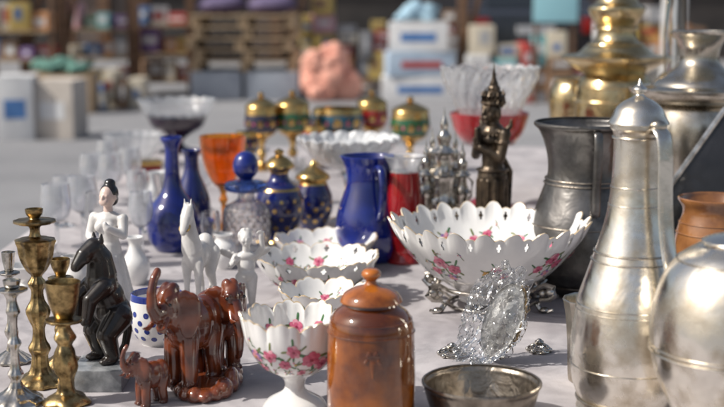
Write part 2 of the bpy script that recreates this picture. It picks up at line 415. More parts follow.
# silver stand below the big bowl
sp=Spot(488,306)
sc=thing('silver_bowl_stand','ornate silver stand with scrolled feet carrying the largest porcelain bowl','stand',sp.loc)
g=G(); g.ring(sp.r(50,284),.0030,sp.z(284.5),56,10); g.build('top_ring',silverc,sc)
g=G(); g.ring(sp.r(40,300),.0026,sp.z(303.2),56,10); g.build('lower_ring',silverc,sc)
for i in range(6):
    a=-150+i*60; c,s=cos(R(a)),sin(R(a)); g=G(); q=lambda rp,y:(sp.r(rp,y)*c,sp.r(rp,y)*s,sp.z(y))
    g.tube([q(50,284),q(60,279),q(69,281),q(72,287),q(66,292),q(56,294),q(52,298),q(56,303),q(64,304.5),q(69,302)],[.003,.004,.005,.0045,.004,.0035,.004,.004,.003,.002],8)
    g.ell(q(66,285),.0068); g.ell(q(60,303),(.007,.007,.004)); g.ell(q(58,287),.005)
    g.tube([q(52,296),q(46,300),q(40,303)],.0025,6)
    g.v=[(x,y,max(z,0)) for x,y,z in g.v]
    g.build('foot',silverc,sc)

# ================================================================= AMBER JAR
sp=Spot(371,429)
jar=thing('amber_jar','amber brown glazed lidded jar with knob, front and centre','jar',sp.loc)
def emboss(g,p,q):
    S=Surf(p)
    for dx in (-1,1):
        for i in range(5):
            dec(g,S,R(-88)+dx*(.05+.028*i),S.Lz(sp.z(344))+.003*sin(i*1.3)-.0012*i,.0030-.0003*i,.0022,dx*i*.4,0,0,.0001,0,12,dome=.0016)
    for i in range(6):
        dec(g,S,R(-88),S.Lz(sp.z(352))-.0026*i,.0036-.0005*i,.0022,0,0,0,.0001,0,12,dome=.0014)
turned(sp,'body',amber,[(38,429),(41,427),(43.5,420),(44,400),(44,370),(43.5,340),(42.5,324),(38,313),(31,307),(28,304),(28,304),(27,300)],jar,t=.003,n=64,extra=emboss)
turned(sp,'lid',amberl,[(26,300),(31,301),(31,299),(27,293),(18,288),(8,285),(5.5,282),(5.5,280),(9.5,276),(9.5,272),(6,269),(0,268)],jar,n=64)
bands(sp,jar,amber,[(40.5,318,.0009),(43.6,330,.0007)])

# ================================================================= PEWTER BOWL FRONT
sp=Spot(481,423)
o=turned(sp,'pewter_bowl',pewterl,[(46,423),(47,421),(50,412),(54,400),(57,390),(58,386),(60,383),(60,381)],t=.0025,n=72)
tag(o,'open tinned metal bowl at the front edge, right of the amber jar','bowl')

# ================================================================= DARK TANKARD
sp=Spot(583,288)
tk=thing('pewter_tankard','large dark pewter jug with flared rim and worn belly, behind the big porcelain bowl','jug',sp.loc)
turned(sp,'body',pewter,[(46,288),(50,287),(55,279),(58,262),(57,243),(53,220),(46,198),(40,181),(38,170),(39,156),(43,141),(48,130),(53,125),(53,122)],tk,t=.003,n=64)
bands(sp,tk,pewterl,[(41.5,182,.0012),(40.5,178,.0012),(54.5,222,.0012),(57,278,.0012)])
rr=lambda r,y:(sp.r(r,y),sp.z(y))
g=G(); g.strap([rr(51,128),rr(57,130),rr(59,145),rr(57,165),rr(54,182),rr(54,202),rr(52,208)],(.02,-1,0),.006,12,.4); g.build('handle',pewter,tk)

# ================================================================= TALL EWER
sp=Spot(629,408)
ew=thing('coffee_pot','tall silver coffee pot with domed lid and long strap handle, right foreground','coffee pot',sp.loc)
turned(sp,'body',silverew,[(51,408),(53,406),(50,400),(53,393),(58,378),(60,352),(59,328),(55,300),(47,275),(39,251),(31,224),(26,195),(24,165),(24,142),(25,132),(28,128),(28,128),(28,124)],ew,t=.003,n=72)
turned(sp,'lid',silverew,[(26,124),(30,124),(30,122),(27,117),(23,108),(15,101),(7,97),(4,94),(7,91),(7,88),(3,85),(2,82),(0,78)],ew,n=48)
bands(sp,ew,silver,[(25.3,137,.0012),(39.6,251,.0012),(42.2,259,.0009),(52.5,397,.0016),(55.4,302,.0009),(56.2,307,.0006),(25.6,186,.0007),(27.4,204,.0006),(59.9,362,.0007)])
d=Vector((.40,-.917,0)).normalized(); e=lambda r,y:(sp.r(r,y),sp.z(y))
g=G(); g.strap([e(25,130),e(33,126),e(42,133),e(46,152),e(47,180),e(49,208),e(54,236),e(62,262),e(70,288),e(75,310),e(75,328),e(69,340),e(59,345)],d,.0088,16,.30); g.build('handle',silverew,ew)
g=G(); g.ell(tuple(d*sp.r(33,127)+Vector((0,0,sp.z(123)))),(.008,.006,.006)); g.build('thumb_piece',silver,ew)
# beaker whose edge shows at the left of the coffee pot
sp=Spot(592,381)
bk=turned(sp,'silver_beaker',silver,[(22,381),(24,379),(25,368),(26,343),(28,318),(31,301),(32,299)],t=.002,n=12,sm=False)
tag(bk,'faceted silver beaker mostly hidden behind the left side of the tall coffee pot','beaker')

# ================================================================= ROUND POT RIGHT
sp=Spot(729,450)
rp=thing('globe_pot','large round silver pot with a seam round its belly, at the right edge in front','pot',sp.loc)
turned(sp,'body',silverew,[(44,450),(46,448),(42,440),(46,428),(60,408),(77,372),(83,338),(81,306),(72,277),(58,258),(42,247),(34,243)],rp,t=.003,n=80)
turned(sp,'lid',silverew,[(34,243),(36,241),(35,240),(24,236),(10,234),(5,232),(7,228),(5,224),(0,223)],rp,n=48)
bands(sp,rp,silver,[(83.2,350,.0011),(83.4,345,.0006),(60,259.5,.0009)])
# ================================================================= BROWN POT
sp=Spot(711,300)
o=turned(sp,'brown_pot',brownglaze,[(26,300),(30,298),(37,275),(39,250),(36,228),(32,215),(32,208),(36,201),(37,198)],t=.004,n=56,
   extra=lambda g,p,q:(g.ring(sp.r(37,232),.0012,sp.z(232),56,8),g.ring(sp.r(34.5,222),.001,sp.z(222),56,8)))
tag(o,'brown glazed earthenware pot behind the round silver pot','pot')

# ================================================================= URN and SAMOVARS
sp=Spot(692,244)
ur=thing('lidded_urn','warm silver urn with wide flange and flared neck, behind the leaning black tray','urn',sp.loc)
turned(sp,'body',silver,[(36,244),(38,241),(30,236),(16,230),(15,222),(30,205),(46,180),(52,150),(52,125),(48,108),(44,104)],ur,n=64)
turned(sp,'flange',silver,[(44,104),(58,98),(66,92),(68,88),(64,87),(54,88),(46,85)],ur,n=72)
turned(sp,'neck',silver,[(46,85),(42,80),(30,72),(22,65),(19,58),(20,48),(24,40),(29,34),(30,31)],ur,t=.003,floor=sp.z(80),n=64)
for s in (-1,1):
    g=G(); x=s*sp.r(52,140); g.tube([(x,0,sp.z(128)),(x+s*.012,0,sp.z(124)),(x+s*.024,0,sp.z(134)),(x+s*.024,0,sp.z(152)),(x+s*.01,0,sp.z(162)),(x-s*.001,0,sp.z(160))],.0035,10); g.build('handle',silver,ur)
sp=Spot(611,200)
sm=thing('brass_samovar','tall polished brass samovar with wide collar, rearmost of the metalware on the right','samovar',sp.loc)
turned(sp,'body',brassy,[(30,200),(32,197),(26,190),(14,183),(14,176),(26,166),(36,150),(39,125),(39,100),(36,82),(30,74)],sm,n=56)
turned(sp,'collar',brassy,[(30,74),(40,68),(50,62),(55,57),(52,55),(40,54),(34,50)],sm,n=64)
turned(sp,'neck',brassy,[(34,50),(30,46),(22,41),(19,34),(20,26),(25,18),(28,11),(28,7),(22,3),(18,-6),(18,-22),(24,-32)],sm,t=.003,floor=sp.z(44),n=56)
bands(sp,sm,brassy,[(36.5,150,.0025),(39.5,100,.0025),(37.5,86,.0025),(21,28,.0025),(27,44,.0025)])
g=G(); g.tube([(0,-sp.r(38,155),sp.z(155)),(0,-sp.r(52,155),sp.z(156)),(0,-sp.r(60,158),sp.z(162))],[.006,.006,.005],10); g.box((0,-sp.r(50,150),sp.z(151)),(.03,.004,.014),bev=.001); g.build('tap',brassy,sm)
sp=Spot(572,190)
o=turned(sp,'brass_bowl',brassy,[(14,190),(15,188),(7,180),(6,165),(8,150),(18,140),(24,120),(25,95),(20,82),(22,78)],t=.003,floor=sp.z(138),n=40)
tag(o,'small brass footed bowl left of the tall samovar','bowl')
sp=Spot(668,215)
ol=thing('oil_lamp','oil lamp with tall clear glass chimney, between the samovar and the urn','oil lamp',sp.loc)
turned(sp,'base',brassy,[(26,215),(27,212),(14,205),(7,195),(7,170),(16,160),(24,145),(24,125),(14,110),(11,98),(12,84),(14,78),(10,72)],ol,n=40)
turned(sp,'chimney',clear,[(9.5,74),(10,60),(11,40),(10,15),(9.5,-10),(9.5,-30)],ol,t=.0016,floor=sp.z(73),n=32)

# leaning black tray
sp=Spot(706,270)
tr=thing('black_tray','plain black lacquered tray with a bright metal edge, leaning on the silver urn','tray',sp.loc,R(-12))
lac=M('black_lacquer',(.008,.008,.010),(.022,.022,.026),rough=.24,ns=14,bump=.2,bs=50,coat=.3,big=.002,bigs=20)
Rm=Matrix.Rotation(R(-9),3,'X')@Matrix.Rotation(R(33),3,'Y')
ca_=Vector((.014,-.012,.134))
def trp(x,y,z): return Rm@Vector((x,y,z))+ca_
g=G(); g.box(ca_,(.118,.008,.200),Rm,bev=.003); g.build('panel',lac,tr)
for a,b in (((-.060,-.101),(.060,-.101)),((.060,-.101),(.060,.101)),((.060,.101),(-.060,.101)),((-.060,.101),(-.060,-.101))):
    g=G(); g.tube([trp(a[0],-.004,a[1]),trp(b[0],-.004,b[1])],.0042,8); g.build('edge',silverc,tr)

# ================================================================= ORNATE SILVER
sp=Spot(443,256)
pg=thing('silver_pagoda','ornate silver cruet stand with tiered spires, left of the bronze praying figure','ornament',sp.loc)
turned(sp,'base',silverc,[(26,256),(28,252),(25,246),(20,240),(18,226),(22,220),(24,214),(22,210),(16,207),(18,202)],pg,n=40,mod=lambda r,z,th:(r*(1+.05*cos(8*th)),z))
def spire(x,y0,y1,w,fy=0):
    k=(y0-y1)/100
    pr=[(w*.9,y0),(w,y0-6*k),(w*.75,y0-10*k),(w*.8,y0-28*k),(w*1.2,y0-32*k),(w*.7,y0-36*k),(w*.6,y0-50*k),(w*1.0,y0-54*k),(w*.5,y0-60*k),(w*.6,y0-70*k),(w*.3,y0-76*k),(w*.35,y0-82*k),(w*.12,y0-90*k),(0,y0-100*k)]
    o=turned(sp,'spire',silverc,pr,pg,n=24,k=3,mod=lambda r,z,th:(r*(1+.12*cos(6*th)*(1+sin(z*900))/2),z))
    o.location=(sp.r(x,y0),fy,0)
spire(0,206,106,11); spire(-18,214,138,8,-.012); spire(18,214,140,8,-.012); spire(-11,214,128,7,.02); spire(12,214,130,7,.02)
for s in (-1,1):
    g=G(); x0=s*sp.r(20,190)
    g.tube([(x0,0,sp.z(205)),(x0+s*.012,0,sp.z(196)),(x0+s*.014,0,sp.z(182)),(x0+s*.004,0,sp.z(175)),(x0,0,sp.z(184))],.0022,8); g.build('scroll_handle',silverc,pg)

# ================================================================= CELLOPHANE PLAQUE
sp=Spot(497,362)
cp=thing('wrapped_plaque','leaning dish with gilt right edge, wrapped in crumpled sparkling clear cellophane','wrapped dish',sp.loc,R(-26))
TR=Matrix.Rotation(R(-16),4,'X')@Matrix.Rotation(R(16),4,'Y')
T=Matrix.Translation((0.006,.002,.050))@TR@Matrix.Rotation(R(90),4,'X')@Matrix.Diagonal((.50,1,1,1))
g=G(); g.lathe([(0,-.004),(.042,-.004),(.046,0),(.044,.003),(.038,.002),(.020,.005),(0,.006)],56,mat=T,cap=False); g.build('plate',M('frosted_silver',(.62,.61,.59),(.30,.29,.27),rough=.3,metal=.8,ns=60,bump=.4,bs=160),cp)
g=G(); n=40; pts=[]
for i in range(n+1):
    a=-pi*.5+pi*.92*i/n; pts.append(tuple(T@Vector((.0468*cos(a),.0468*sin(a),.001))))
g.tube(pts,[.0005+.0014*sin(pi*i/n)**.5 for i in range(n+1)],8); g.build('rim',goldd,cp)
bm=bmesh.new(); bmesh.ops.create_icosphere(bm,subdivisions=6,radius=1)
T2=Matrix.Translation((-.002,-.004,.0545))@TR
for v in bm.verts:
    n0=v.co.normalized(); k=1+.34*(abs(noise.noise(n0*2.3+Vector((3,1,0))))-.16)+.20*(abs(noise.noise(n0*4.7))-.12)+.08*abs(noise.noise(n0*11))
    q=T2@Vector((n0.x*.034*k,n0.y*.020*k+.003*noise.noise(n0*7),n0.z*.053*k))
    lowf=max(0,min(1,(.03-q.z)/.03))
    q.x*=1+.45*lowf**1.3; q.y*=1+.6*lowf**1.5
    v.co=q
zmin=min(v.co.z for v in bm.verts)
for v in bm.verts: v.co.z-=zmin-.0005
bm.verts.index_update(); g=G(); g.add([v.co.copy() for v in bm.verts],[[v.index for v in f.verts] for f in bm.faces]); bm.free()
g.build('wrapping',film,cp,ang=18)
# lacy silver pieces on the cloth at both sides
for px,y,lab,s_z in ((452,356,'lacy silver filigree piece on the cloth left of the wrapped dish',1.0),(539,352,'lacy silver filigree piece on the cloth right of the wrapped dish',.85)):
    sp=Spot(px,y); g=G(); u=sp.m*13*s_z
    for i in range(6):
        a=2*pi*i/6+.3; g.ring(u*.46,.0011,0,22,6,mat=Matrix.Translation((u*.62*cos(a),u*.62*sin(a),.0075))@Matrix.Rotation(a,4,'Z')@Matrix.Rotation(R(28),4,'Y'))
        g.ring(u*.22,.0009,0,16,6,mat=Matrix.Translation((u*.62*cos(a),u*.62*sin(a),.0080))@Matrix.Rotation(a,4,'Z')@Matrix.Rotation(R(28),4,'Y'))
        b=a+pi/6; g.ell((u*1.02*cos(b),u*1.02*sin(b),.0030),.0028,n=10,m=8)
    g.ring(u*.9,.0014,.0016,40,8); g.ring(u*.3,.0016,.0125,24,8); g.ell((0,0,.0125),(.004,.004,.004),n=12,m=8)
    g.v=[(x,y_,max(z,0)) for x,y_,z in g.v]
    o=g.build('filigree_ornament',silverc,None,sp.loc); tag(o,lab,'ornament')

# ================================================================= CANDLESTICKS
def stick(label,px,y,prof,mat,n=40,mod=None,cut=None):
    sp=Spot(px,y); t=thing('candlestick',label,'candlestick',sp.loc,group='candlesticks at the left edge')
    i=cut; ml=(lambda r,z,th:(r*(1+.05*cos(10*th)),z))
    turned(sp,'base',mat,prof[:i],t,n=n,k=3,mod=mod or ml)
    turned(sp,'stem',mat,prof[i-1:-6],t,n=n,k=3,mod=mod or ml)
    turned(sp,'drip_pan',mat,prof[-7:-3],t,n=n,k=3,mod=lambda r,z,th:(r*(1+.03*cos(12*th)),z))
    turned(sp,'socket',mat,prof[-4:],t,t=.0012,floor=sp.z(prof[-4][1]-1),n=n,k=3)
stick('tallest brass candlestick with a small cup over a bell shaped knop',41,384,
  [(24,384),(25,381),(20,376),(12,372),(9,366),(8,355),(11,348),(7,340),(6,328),(10,318),(12,310),(7,300),(6,290),(9,283),(5,276),(10,270),(16,258),(18,246),(20,240),(14,238),(6,236),(5,228),(8,225),(19,223),(20,220),(7,219),(5,218),(8,214),(9,209)],brass,cut=5)
stick('brass candlestick with wide vase shaped socket and twisted stem, nearest the camera',67,404,
  [(22,404),(23,401),(18,396),(10,392),(8,387),(8,378),(12,366),(10,352),(7,345),(11,338),(8,331),(6,326),(8,324),(17,322),(18,319),(9,318),(9,317),(14,305),(17,288),(18,282)],brass,cut=5,mod=lambda r,z,th:(r*(1+.08*cos(5*th+z*160)),z))
stick('shorter brass candlestick standing behind the two larger brass ones',64,366,
  [(18,366),(19,363),(12,357),(6,352),(5,340),(8,330),(5,320),(5,305),(8,298),(5,290),(4,285),(6,281),(12,279),(12,277),(6,276),(5,275),(9,266),(10,259)],brass,cut=4)
stick('silver candlestick with beaded slender stem, in the bottom left corner',17,404,
  [(26,404),(27,401),(22,396),(14,392),(8,387),(5,380),(8,374),(5,367),(4,350),(7,343),(4,336),(4,318),(7,312),(5,305),(4,298),(7,294),(14,291),(15,289),(7,288),(6,288),(8,285),(9,280)],silverc,cut=5)
stick('silver candlestick at the left edge, behind the tallest brass one',13,362,
  [(18,362),(19,359),(12,354),(6,350),(4,340),(7,332),(4,322),(4,300),(6,294),(4,286),(3,279),(5,276),(10,274),(10,272),(5,271),(4,271),(6,262),(7,252)],silverc,cut=4)

# ================================================================= ANIMAL FIGURES
def elephant(g,up=True):
    g.ell((-.05,0,.64),(.44,.29,.31)); g.ell((.20,0,.68),(.25,.27,.29)); g.ell((-.33,0,.66),(.25,.28,.29))
    g.ell((.50,0,.95),(.20,.20,.23)); g.ell((.46,.06,1.12),(.12,.09,.09)); g.ell((.46,-.06,1.12),(.12,.09,.09)); g.capsule((.28,0,.78),(.48,0,.9),.24,.19)
    if up: g.chain([(.62,0,.90),(.76,0,.88),(.85,0,.98),(.86,0,1.14),(.80,0,1.28),(.72,0,1.35)],[.125,.105,.088,.072,.06,.06])
    else: g.chain([(.62,0,.88),(.74,0,.72),(.77,0,.54),(.77,0,.38),(.74,0,.28),(.68,0,.25)],[.125,.105,.085,.068,.055,.045])
    g.capsule((.58,0,.77),(.71,0,.73),.085,.05)
    for s in (-1,1):
        g.chain([(.64,s*.11,.82),(.78,s*.15,.72),(.90,s*.14,.74)],[.038,.034,.016])
        g.ell((.37,s*.30,.84),(.042,.17,.27),Matrix.Rotation(s*R(42),3,'Z')@Matrix.Rotation(s*R(-12),3,'X'))
        g.ell((.40,s*.23,1.00),(.05,.14,.13),Matrix.Rotation(s*R(42),3,'Z'))
        g.chain([(.22,s*.15,.55),(.25,s*.16,.30),(.24,s*.16,.07)],[.155,.135,.130]); g.ell((.26,s*.16,.035),(.14,.135,.04))
        g.chain([(-.33,s*.15,.55),(-.28,s*.16,.32),(-.33,s*.16,.07)],[.17,.135,.125]); g.ell((-.31,s*.16,.035),(.14,.13,.04))
        g.ell((.635,s*.15,.99),(.022,.03,.03)); g.chain([(.60,s*.15,1.03),(.66,s*.13,1.03)],[.03,.025])
        for k in range(3): g.ell((.365,s*.16+(k-1)*.075,.03),(.035,.035,.035)); 
    g.chain([(-.56,0,.74),(-.63,0,.55),(-.62,0,.36),(-.60,0,.30)],[.04,.03,.028,.045])
eyem=M('dark_eye',(.01,.008,.006),rough=.1,coat=1)
sp=Spot(203,390)
eg=thing('elephant_carving','pair of polished red brown wooden elephants carved on one rocky base','elephant carving',sp.loc)
g=G()
for i in range(18):
    a=2*pi*i/18; g.ell((.031*cos(a)+.002,.060*sin(a)+.018,.006),(random.uniform(.008,.011),random.uniform(.010,.015),random.uniform(.007,.0105)))
g.ell((.002,.018,.003),(.036,.067,.0115)); g.ell((.024,-.022,.008),(.011,.016,.013)); g.ell((.030,.006,.008),(.009,.018,.016))
g.v=[(x,y,max(z,0)) for x,y,z in g.v]
g.fuse('carved_base',mahog,eg,scale=1,voxel=.0014,it=3,rough=.0008)
SX,SY,SZ=.80,.76,1.04
def eleph(up,loc,face,u):
    g=G(); elephant(g,up); g.squash(SX,SY,SZ)
    e=g.fuse('elephant',mahog,eg,loc,math.atan2(face[1],face[0]),u,.0013,3)
    for s in (-1,1):
        g=G(); g.ell((.65*u*SX,s*.165*u*SY,.99*u*SZ),.0019,n=10,m=8); g.build('eye',eyem,e)
eleph(True,(-.011,-.002,.0115),(-.52,-.85),.091)
eleph(False,(.011,.052,.0115),(.55,-.83),.084)
sp=Spot(151,404)
cf=thing('elephant_calf','small polished wooden elephant calf with raised trunk, left of the larger carved pair','elephant figurine',sp.loc,math.atan2(-.66,-.75))
g=G(); elephant(g,True); g.squash(SX,SY,SZ); g.fuse('body',mahog,cf,scale=.047,voxel=.0009,it=2)
for s in (-1,1):
    g=G(); g.ell((.65*.047*SX,s*.165*.047*SY,.99*.047*SZ),.0011,n=10,m=8); g.build('eye',eyem,cf)

def horse(g):
    g.ell((.28,0,.84),(.21,.16,.22)); g.ell((0,0,.80),(.34,.165,.185)); g.ell((-.34,0,.85),(.23,.17,.20))
    g.chain([(.34,0,.92),(.44,0,1.12),(.50,0,1.34)],[.18,.135,.10]); g.chain([(.50,0,1.38),(.63,0,1.29),(.74,0,1.16)],[.105,.088,.06])
    for s in (-1,1):
        g.capsule((.48,s*.05,1.44),(.49,s*.06,1.56),.035,.012); g.ell((.59,s*.078,1.34),.025)
        g.chain([(.32,s*.10,.72),(.33,s*.10,.42),(.32,s*.10,.12),(.35,s*.10,.04)],[.095,.052,.042,.055])
        g.chain([(-.36,s*.11,.78),(-.26,s*.11,.55),(-.44,s*.11,.36),(-.42,s*.11,.12),(-.39,s*.11,.04)],[.15,.09,.052,.042,.055])
    for i in range(6): g.ell((.26+.038*i,.02*(-1)**i,1.07+.072*i),(.06,.05,.09),Matrix.Rotation(R(-20),3,'Y'))
    g.chain([(-.54,0,.92),(-.66,0,.78),(-.66,0,.45),(-.60,0,.28)],[.045,.06,.065,.03])
def rearing(g):
    g.ell((-.02,0,1.24),(.25,.26,.30),Matrix.Rotation(R(15),3,'Y')); g.ell((-.13,0,1.01),(.25,.26,.34),Matrix.Rotation(R(20),3,'Y')); g.ell((-.19,0,.78),(.29,.30,.29))
    g.chain([(-.02,0,1.38),(.0,0,1.62),(.10,0,1.82)],[.24,.20,.155]); g.chain([(.10,0,1.82),(.27,0,1.73),(.40,0,1.58)],[.16,.125,.09]); g.ell((.42,0,1.55),(.075,.085,.07))
    for s in (-1,1):
        g.capsule((.03,s*.10,1.92),(.03,s*.12,2.03),.05,.02); g.ell((.24,s*.11,1.78),.033); g.ell((.29,s*.08,1.66),(.08,.045,.07))
        g.chain([(.06,s*.18,1.22),(.30,s*.19,1.06),(.34,s*.15,.78)],[.15,.115,.085]); g.ell((.36,s*.15,.73),(.095,.085,.08))
        g.chain([(-.18,s*.18,.72),(.04,s*.20,.48),(-.05,s*.20,.14)],[.23,.165,.115]); g.ell((.02,s*.20,.06),(.17,.105,.065))
        g.ell((.0,s*.16,1.22),(.16,.10,.2))
    g.chain([(-.40,0,.70),(-.46,0,.45),(-.40,0,.20),(-.28,0,.06)],[.07,.07,.065,.05])
sp=Spot(102,384)
bh=thing('black_animal_statuette','dark black animal statuette rearing upright on a grey stone plinth','statuette',sp.loc)
g=G(); g.box((0,0,.012),(.055,.064,.024),bev=.002); g.build('plinth',marble,bh)
g=G(); rearing(g); g.fuse('animal',blackb,bh,(.001,.006,.0232),math.atan2(-.66,-.75),.0705,.0011,3)
sp=Spot(200,318)
wh=thing('porcelain_horse','white porcelain horse figurine with gilt bridle, behind the wooden elephants','horse figurine',sp.loc,math.atan2(-.93,-.36))
g=G(); horse(g); g.squash(.55,.85,1.04); g.fuse('body',bisque,wh,(0,0,.004),0,.098,.0013,3)
turned(sp,'base',bisque,[(19,318),(20,316),(18,313)],wh,n=32,mod=lambda r,z,th:(r*(1+.35*abs(cos(th))),z))
g=G(); u=.098
g.ring(.072*u,.0011,0,24,6,mat=Matrix.Translation((.66*u*.55,0,1.24*u*1.04))@Matrix.Rotation(R(45),4,'Y')); g.build('bridle',gold,wh)

# ================================================================= HUMAN FIGURES
sp=Spot(112,326); h=sp.z(184)
ld=thing('porcelain_lady','white porcelain lady figurine with black hair, behind the black statuette','figurine',sp.loc,R(-20))
g=G()
g.chain([(0,0,.56),(0,0,.30),(0,.01,.06)],[.08,.125,.16]); g.ell((0,0,.03),(.185,.18,.03))
for i in range(14):
    a=2*pi*i/14; g.chain([(.08*cos(a),.08*sin(a),.5),(.125*cos(a),.125*sin(a),.28),(.17*cos(a),.17*sin(a),.05)],[.018,.024,.03])
g.chain([(0,0,.56),(0,0,.64),(0,0,.74)],[.065,.068,.08]); g.ell((0,0,.765),(.108,.062,.045))
for s in (-1,1): g.ell((s*.037,-.055,.71),.04)
g.chain([(-.112,0,.765),(-.135,-.03,.64),(-.04,-.12,.60)],[.038,.032,.024]); g.chain([(.112,0,.765),(.14,-.05,.66),(.07,-.13,.72)],[.038,.032,.024])
g.ell((-.02,-.13,.60),(.028,.018,.016)); g.ell((.055,-.14,.74),(.018,.016,.028))
g.fuse('dress',bisque,ld,(0,0,0),0,h,.0016,2)
g=G(); g.chain([(0,0,.77),(0,-.005,.86)],[.035,.03]); g.ell((0,-.005,.915),(.055,.062,.075)); g.ell((0,-.06,.885),(.035,.02,.03)); g.ell((0,-.07,.912),(.01,.014,.02)); g.ell((0,-.064,.882),(.016,.008,.006))
for s in (-1,1): g.ell((s*.055,.0,.91),(.01,.016,.022)); g.ell((s*.022,-.058,.925),(.012,.008,.008))
g.fuse('head',skin,ld,(0,0,0),0,h,.0010,2)
g=G(); g.ell((0,.018,.935),(.066,.062,.07)); g.ell((0,.03,1.0),(.04,.04,.035)); g.ell((0,.05,.89),(.05,.03,.05)); g.fuse('hair',hairb,ld,(0,0,0),0,h,.0011,2)
sp=Spot(247,314); h=sp.z(226)
an=thing('cherub_figurine','small white winged child figurine, in front of the crystal decanter','figurine',sp.loc,R(12))
turned(sp,'base',bisque,[(13,314),(14,312),(12,309),(10,306)],an,n=28)
g=G()
g.ell((0,0,.54),(.10,.085,.14)); g.ell((0,-.01,.46),(.10,.09,.09)); g.ell((0,0,.66),(.115,.075,.06)); g.chain([(0,0,.68),(0,-.005,.78)],[.045,.04])
g.ell((0,-.005,.86),(.072,.080,.09)); g.ell((0,-.085,.855),(.012,.015,.018)); g.ell((0,-.068,.81),(.03,.022,.018)); g.ell((0,-.078,.828),(.018,.010,.007))
for s in (-1,1): g.ell((s*.036,-.062,.845),(.025,.022,.024)); g.ell((s*.074,0,.85),(.012,.02,.024)); g.ell((s*.028,-.072,.878),(.018,.012,.008))
for i in range(18):
    a=random.uniform(-.5,3.6); b=random.uniform(.15,1.3); g.ell((.072*cos(a)*cos(b),.01+.072*sin(a)*cos(b),.875+.085*sin(b)),.024)
g.chain([(-.06,0,.42),(-.075,-.05,.23),(-.06,0,.08)],[.068,.05,.034]); g.ell((-.06,-.03,.07),(.03,.055,.026))
g.chain([(.06,0,.42),(.055,-.01,.22),(.06,.02,.08)],[.068,.05,.034]); g.ell((.06,-.01,.07),(.03,.055,.026))
g.chain([(-.115,0,.66),(-.18,-.05,.57),(-.12,-.13,.64)],[.04,.033,.025]); g.chain([(.115,0,.66),(.18,-.03,.76),(.16,-.05,.90)],[.04,.033,.025])
for s,p in ((-1,(-.12,-.13,.64)),(1,(.16,-.05,.9))):
    for k in range(4): g.capsule((p[0]+.014*(k-1.5),p[1],p[2]+.01),(p[0]+.018*(k-1.5),p[1]-.02,p[2]+.055-.006*abs(k-1)),.011,.008)
    g.capsule(p,(p[0]-s*.045,p[1]-.01,p[2]+.03),.012,.009)
for s in (-1,1):
    for k in range(5): g.ell((s*(.10+.035*k),.09+.01*k,.60+.035*k-.004*k*k),(.026,.014,.11-.008*k),Matrix.Rotation(s*R(18+9*k),3,'Y'))
g.fuse('body',bisque,an,(0,0,.0),0,h,.0011,2)

# bronze praying figure
sp=Spot(491,262); h=sp.z(70)
de=thing('praying_bronze_figure','dark bronze figure in tall pointed crown with palms pressed together','statue',sp.loc,math.atan2(-.60,-.80))
turned(sp,'base',bronze,[(24,262),(26,259),(22,254),(24,249),(20,245)],de,n=36)
g=G()
g.ell((.012,0,.765),(.056,.050,.062)); g.ell((.02,0,.742),(.046,.042,.042)); g.chain([(.066,0,.785),(.074,0,.757)],[.006,.011]); g.ell((.06,0,.732),(.014,.02,.006)); g.ell((.06,0,.723),(.012,.016,.006)); g.ell((.055,0,.705),(.014,.018,.012))
for s in (-1,1):
    g.ell((.056,s*.022,.778),(.01,.013,.006)); g.ell((.056,s*.022,.792),(.012,.016,.005)); g.ell((.005,s*.052,.752),(.014,.01,.035)); g.ell((.04,s*.03,.745),(.02,.014,.018))
g.chain([(0,0,.72),(0,0,.65)],[.034,.04]); g.ell((0,0,.65),(.052,.095,.04)); g.chain([(0,0,.63),(0,0,.52),(0,0,.45)],[.076,.062,.060]); g.ell((.03,0,.61),(.055,.07,.045))
g.ell((0,0,.41),(.08,.088,.06)); g.chain([(0,0,.40),(0,0,.22),(0,0,.10)],[.085,.082,.09])
for i in range(12):
    a=2*pi*i/12; g.chain([(.08*cos(a),.08*sin(a),.38),(.083*cos(a),.083*sin(a),.2),(.10*cos(a),.10*sin(a),.09)],[.012,.012,.014])
for s in (-1,1):
    g.chain([(0,s*.096,.645),(.035,s*.100,.515),(.105,s*.018,.570)],[.034,.028,.020])
    g.ell((.112,s*.010,.605),(.018,.010,.035))
    for k in range(4): g.capsule((.098+.009*k,s*.009,.62),(.100+.0085*k,s*.006,.682-.005*abs(k-1.4)),.0068,.0052)
    g.capsule((.098,s*.010,.597),(.084,s*.008,.632),.0075,.006)
    g.chain([(-.01,s*.095,.665),(-.02,s*.118,.69),(-.02,s*.122,.725)],[.018,.013,.006])
    g.ring(.036,.007,0,20,8,mat=Matrix.Translation((.012,s*.097,.60))); g.ell((.04,s*.05,.06),(.075,.04,.025))
g.chain([(-.07,0,.52),(-.11,.02,.42),(-.10,.03,.2)],[.012,.02,.012])
g.fuse('body',bronze,de,(0,0,sp.z(247)),0,h*.93,.0013,2)
hz=sp.z(247); k=h*.93
g=G(); pr=[(.062,.80),(.068,.806),(.066,.818),(.054,.824),(.058,.836),(.056,.848),(.044,.854),(.047,.864),(.044,.874),(.033,.88),(.035,.89),(.031,.90),(.022,.908),(.023,.918),(.015,.935),(.010,.955),(.011,.965),(.006,.985),(0,1.04)]
g.lathe([(a*k,b*k) for a,b in pr],32,mod=lambda r,z,th:(r*(1+.06*cos(10*th)),z))
for s in (-1,1): g.tube([(0,s*.062*k,.79*k),(-.005*k,s*.082*k,.82*k),(-.005*k,s*.078*k,.86*k),(-.005*k,s*.066*k,.89*k)],[.008*k,.011*k,.008*k,.002*k],8)
for i in range(7):
    a=-1.2+.4*i; g.tube([(.062*k*cos(a),.062*k*sin(a),.81*k),(.064*k*cos(a),.064*k*sin(a),.85*k),(.058*k*cos(a),.058*k*sin(a),.875*k)],[.010*k,.008*k,.001*k],6)
g.build('crown',bronze,de,(0,0,hz))
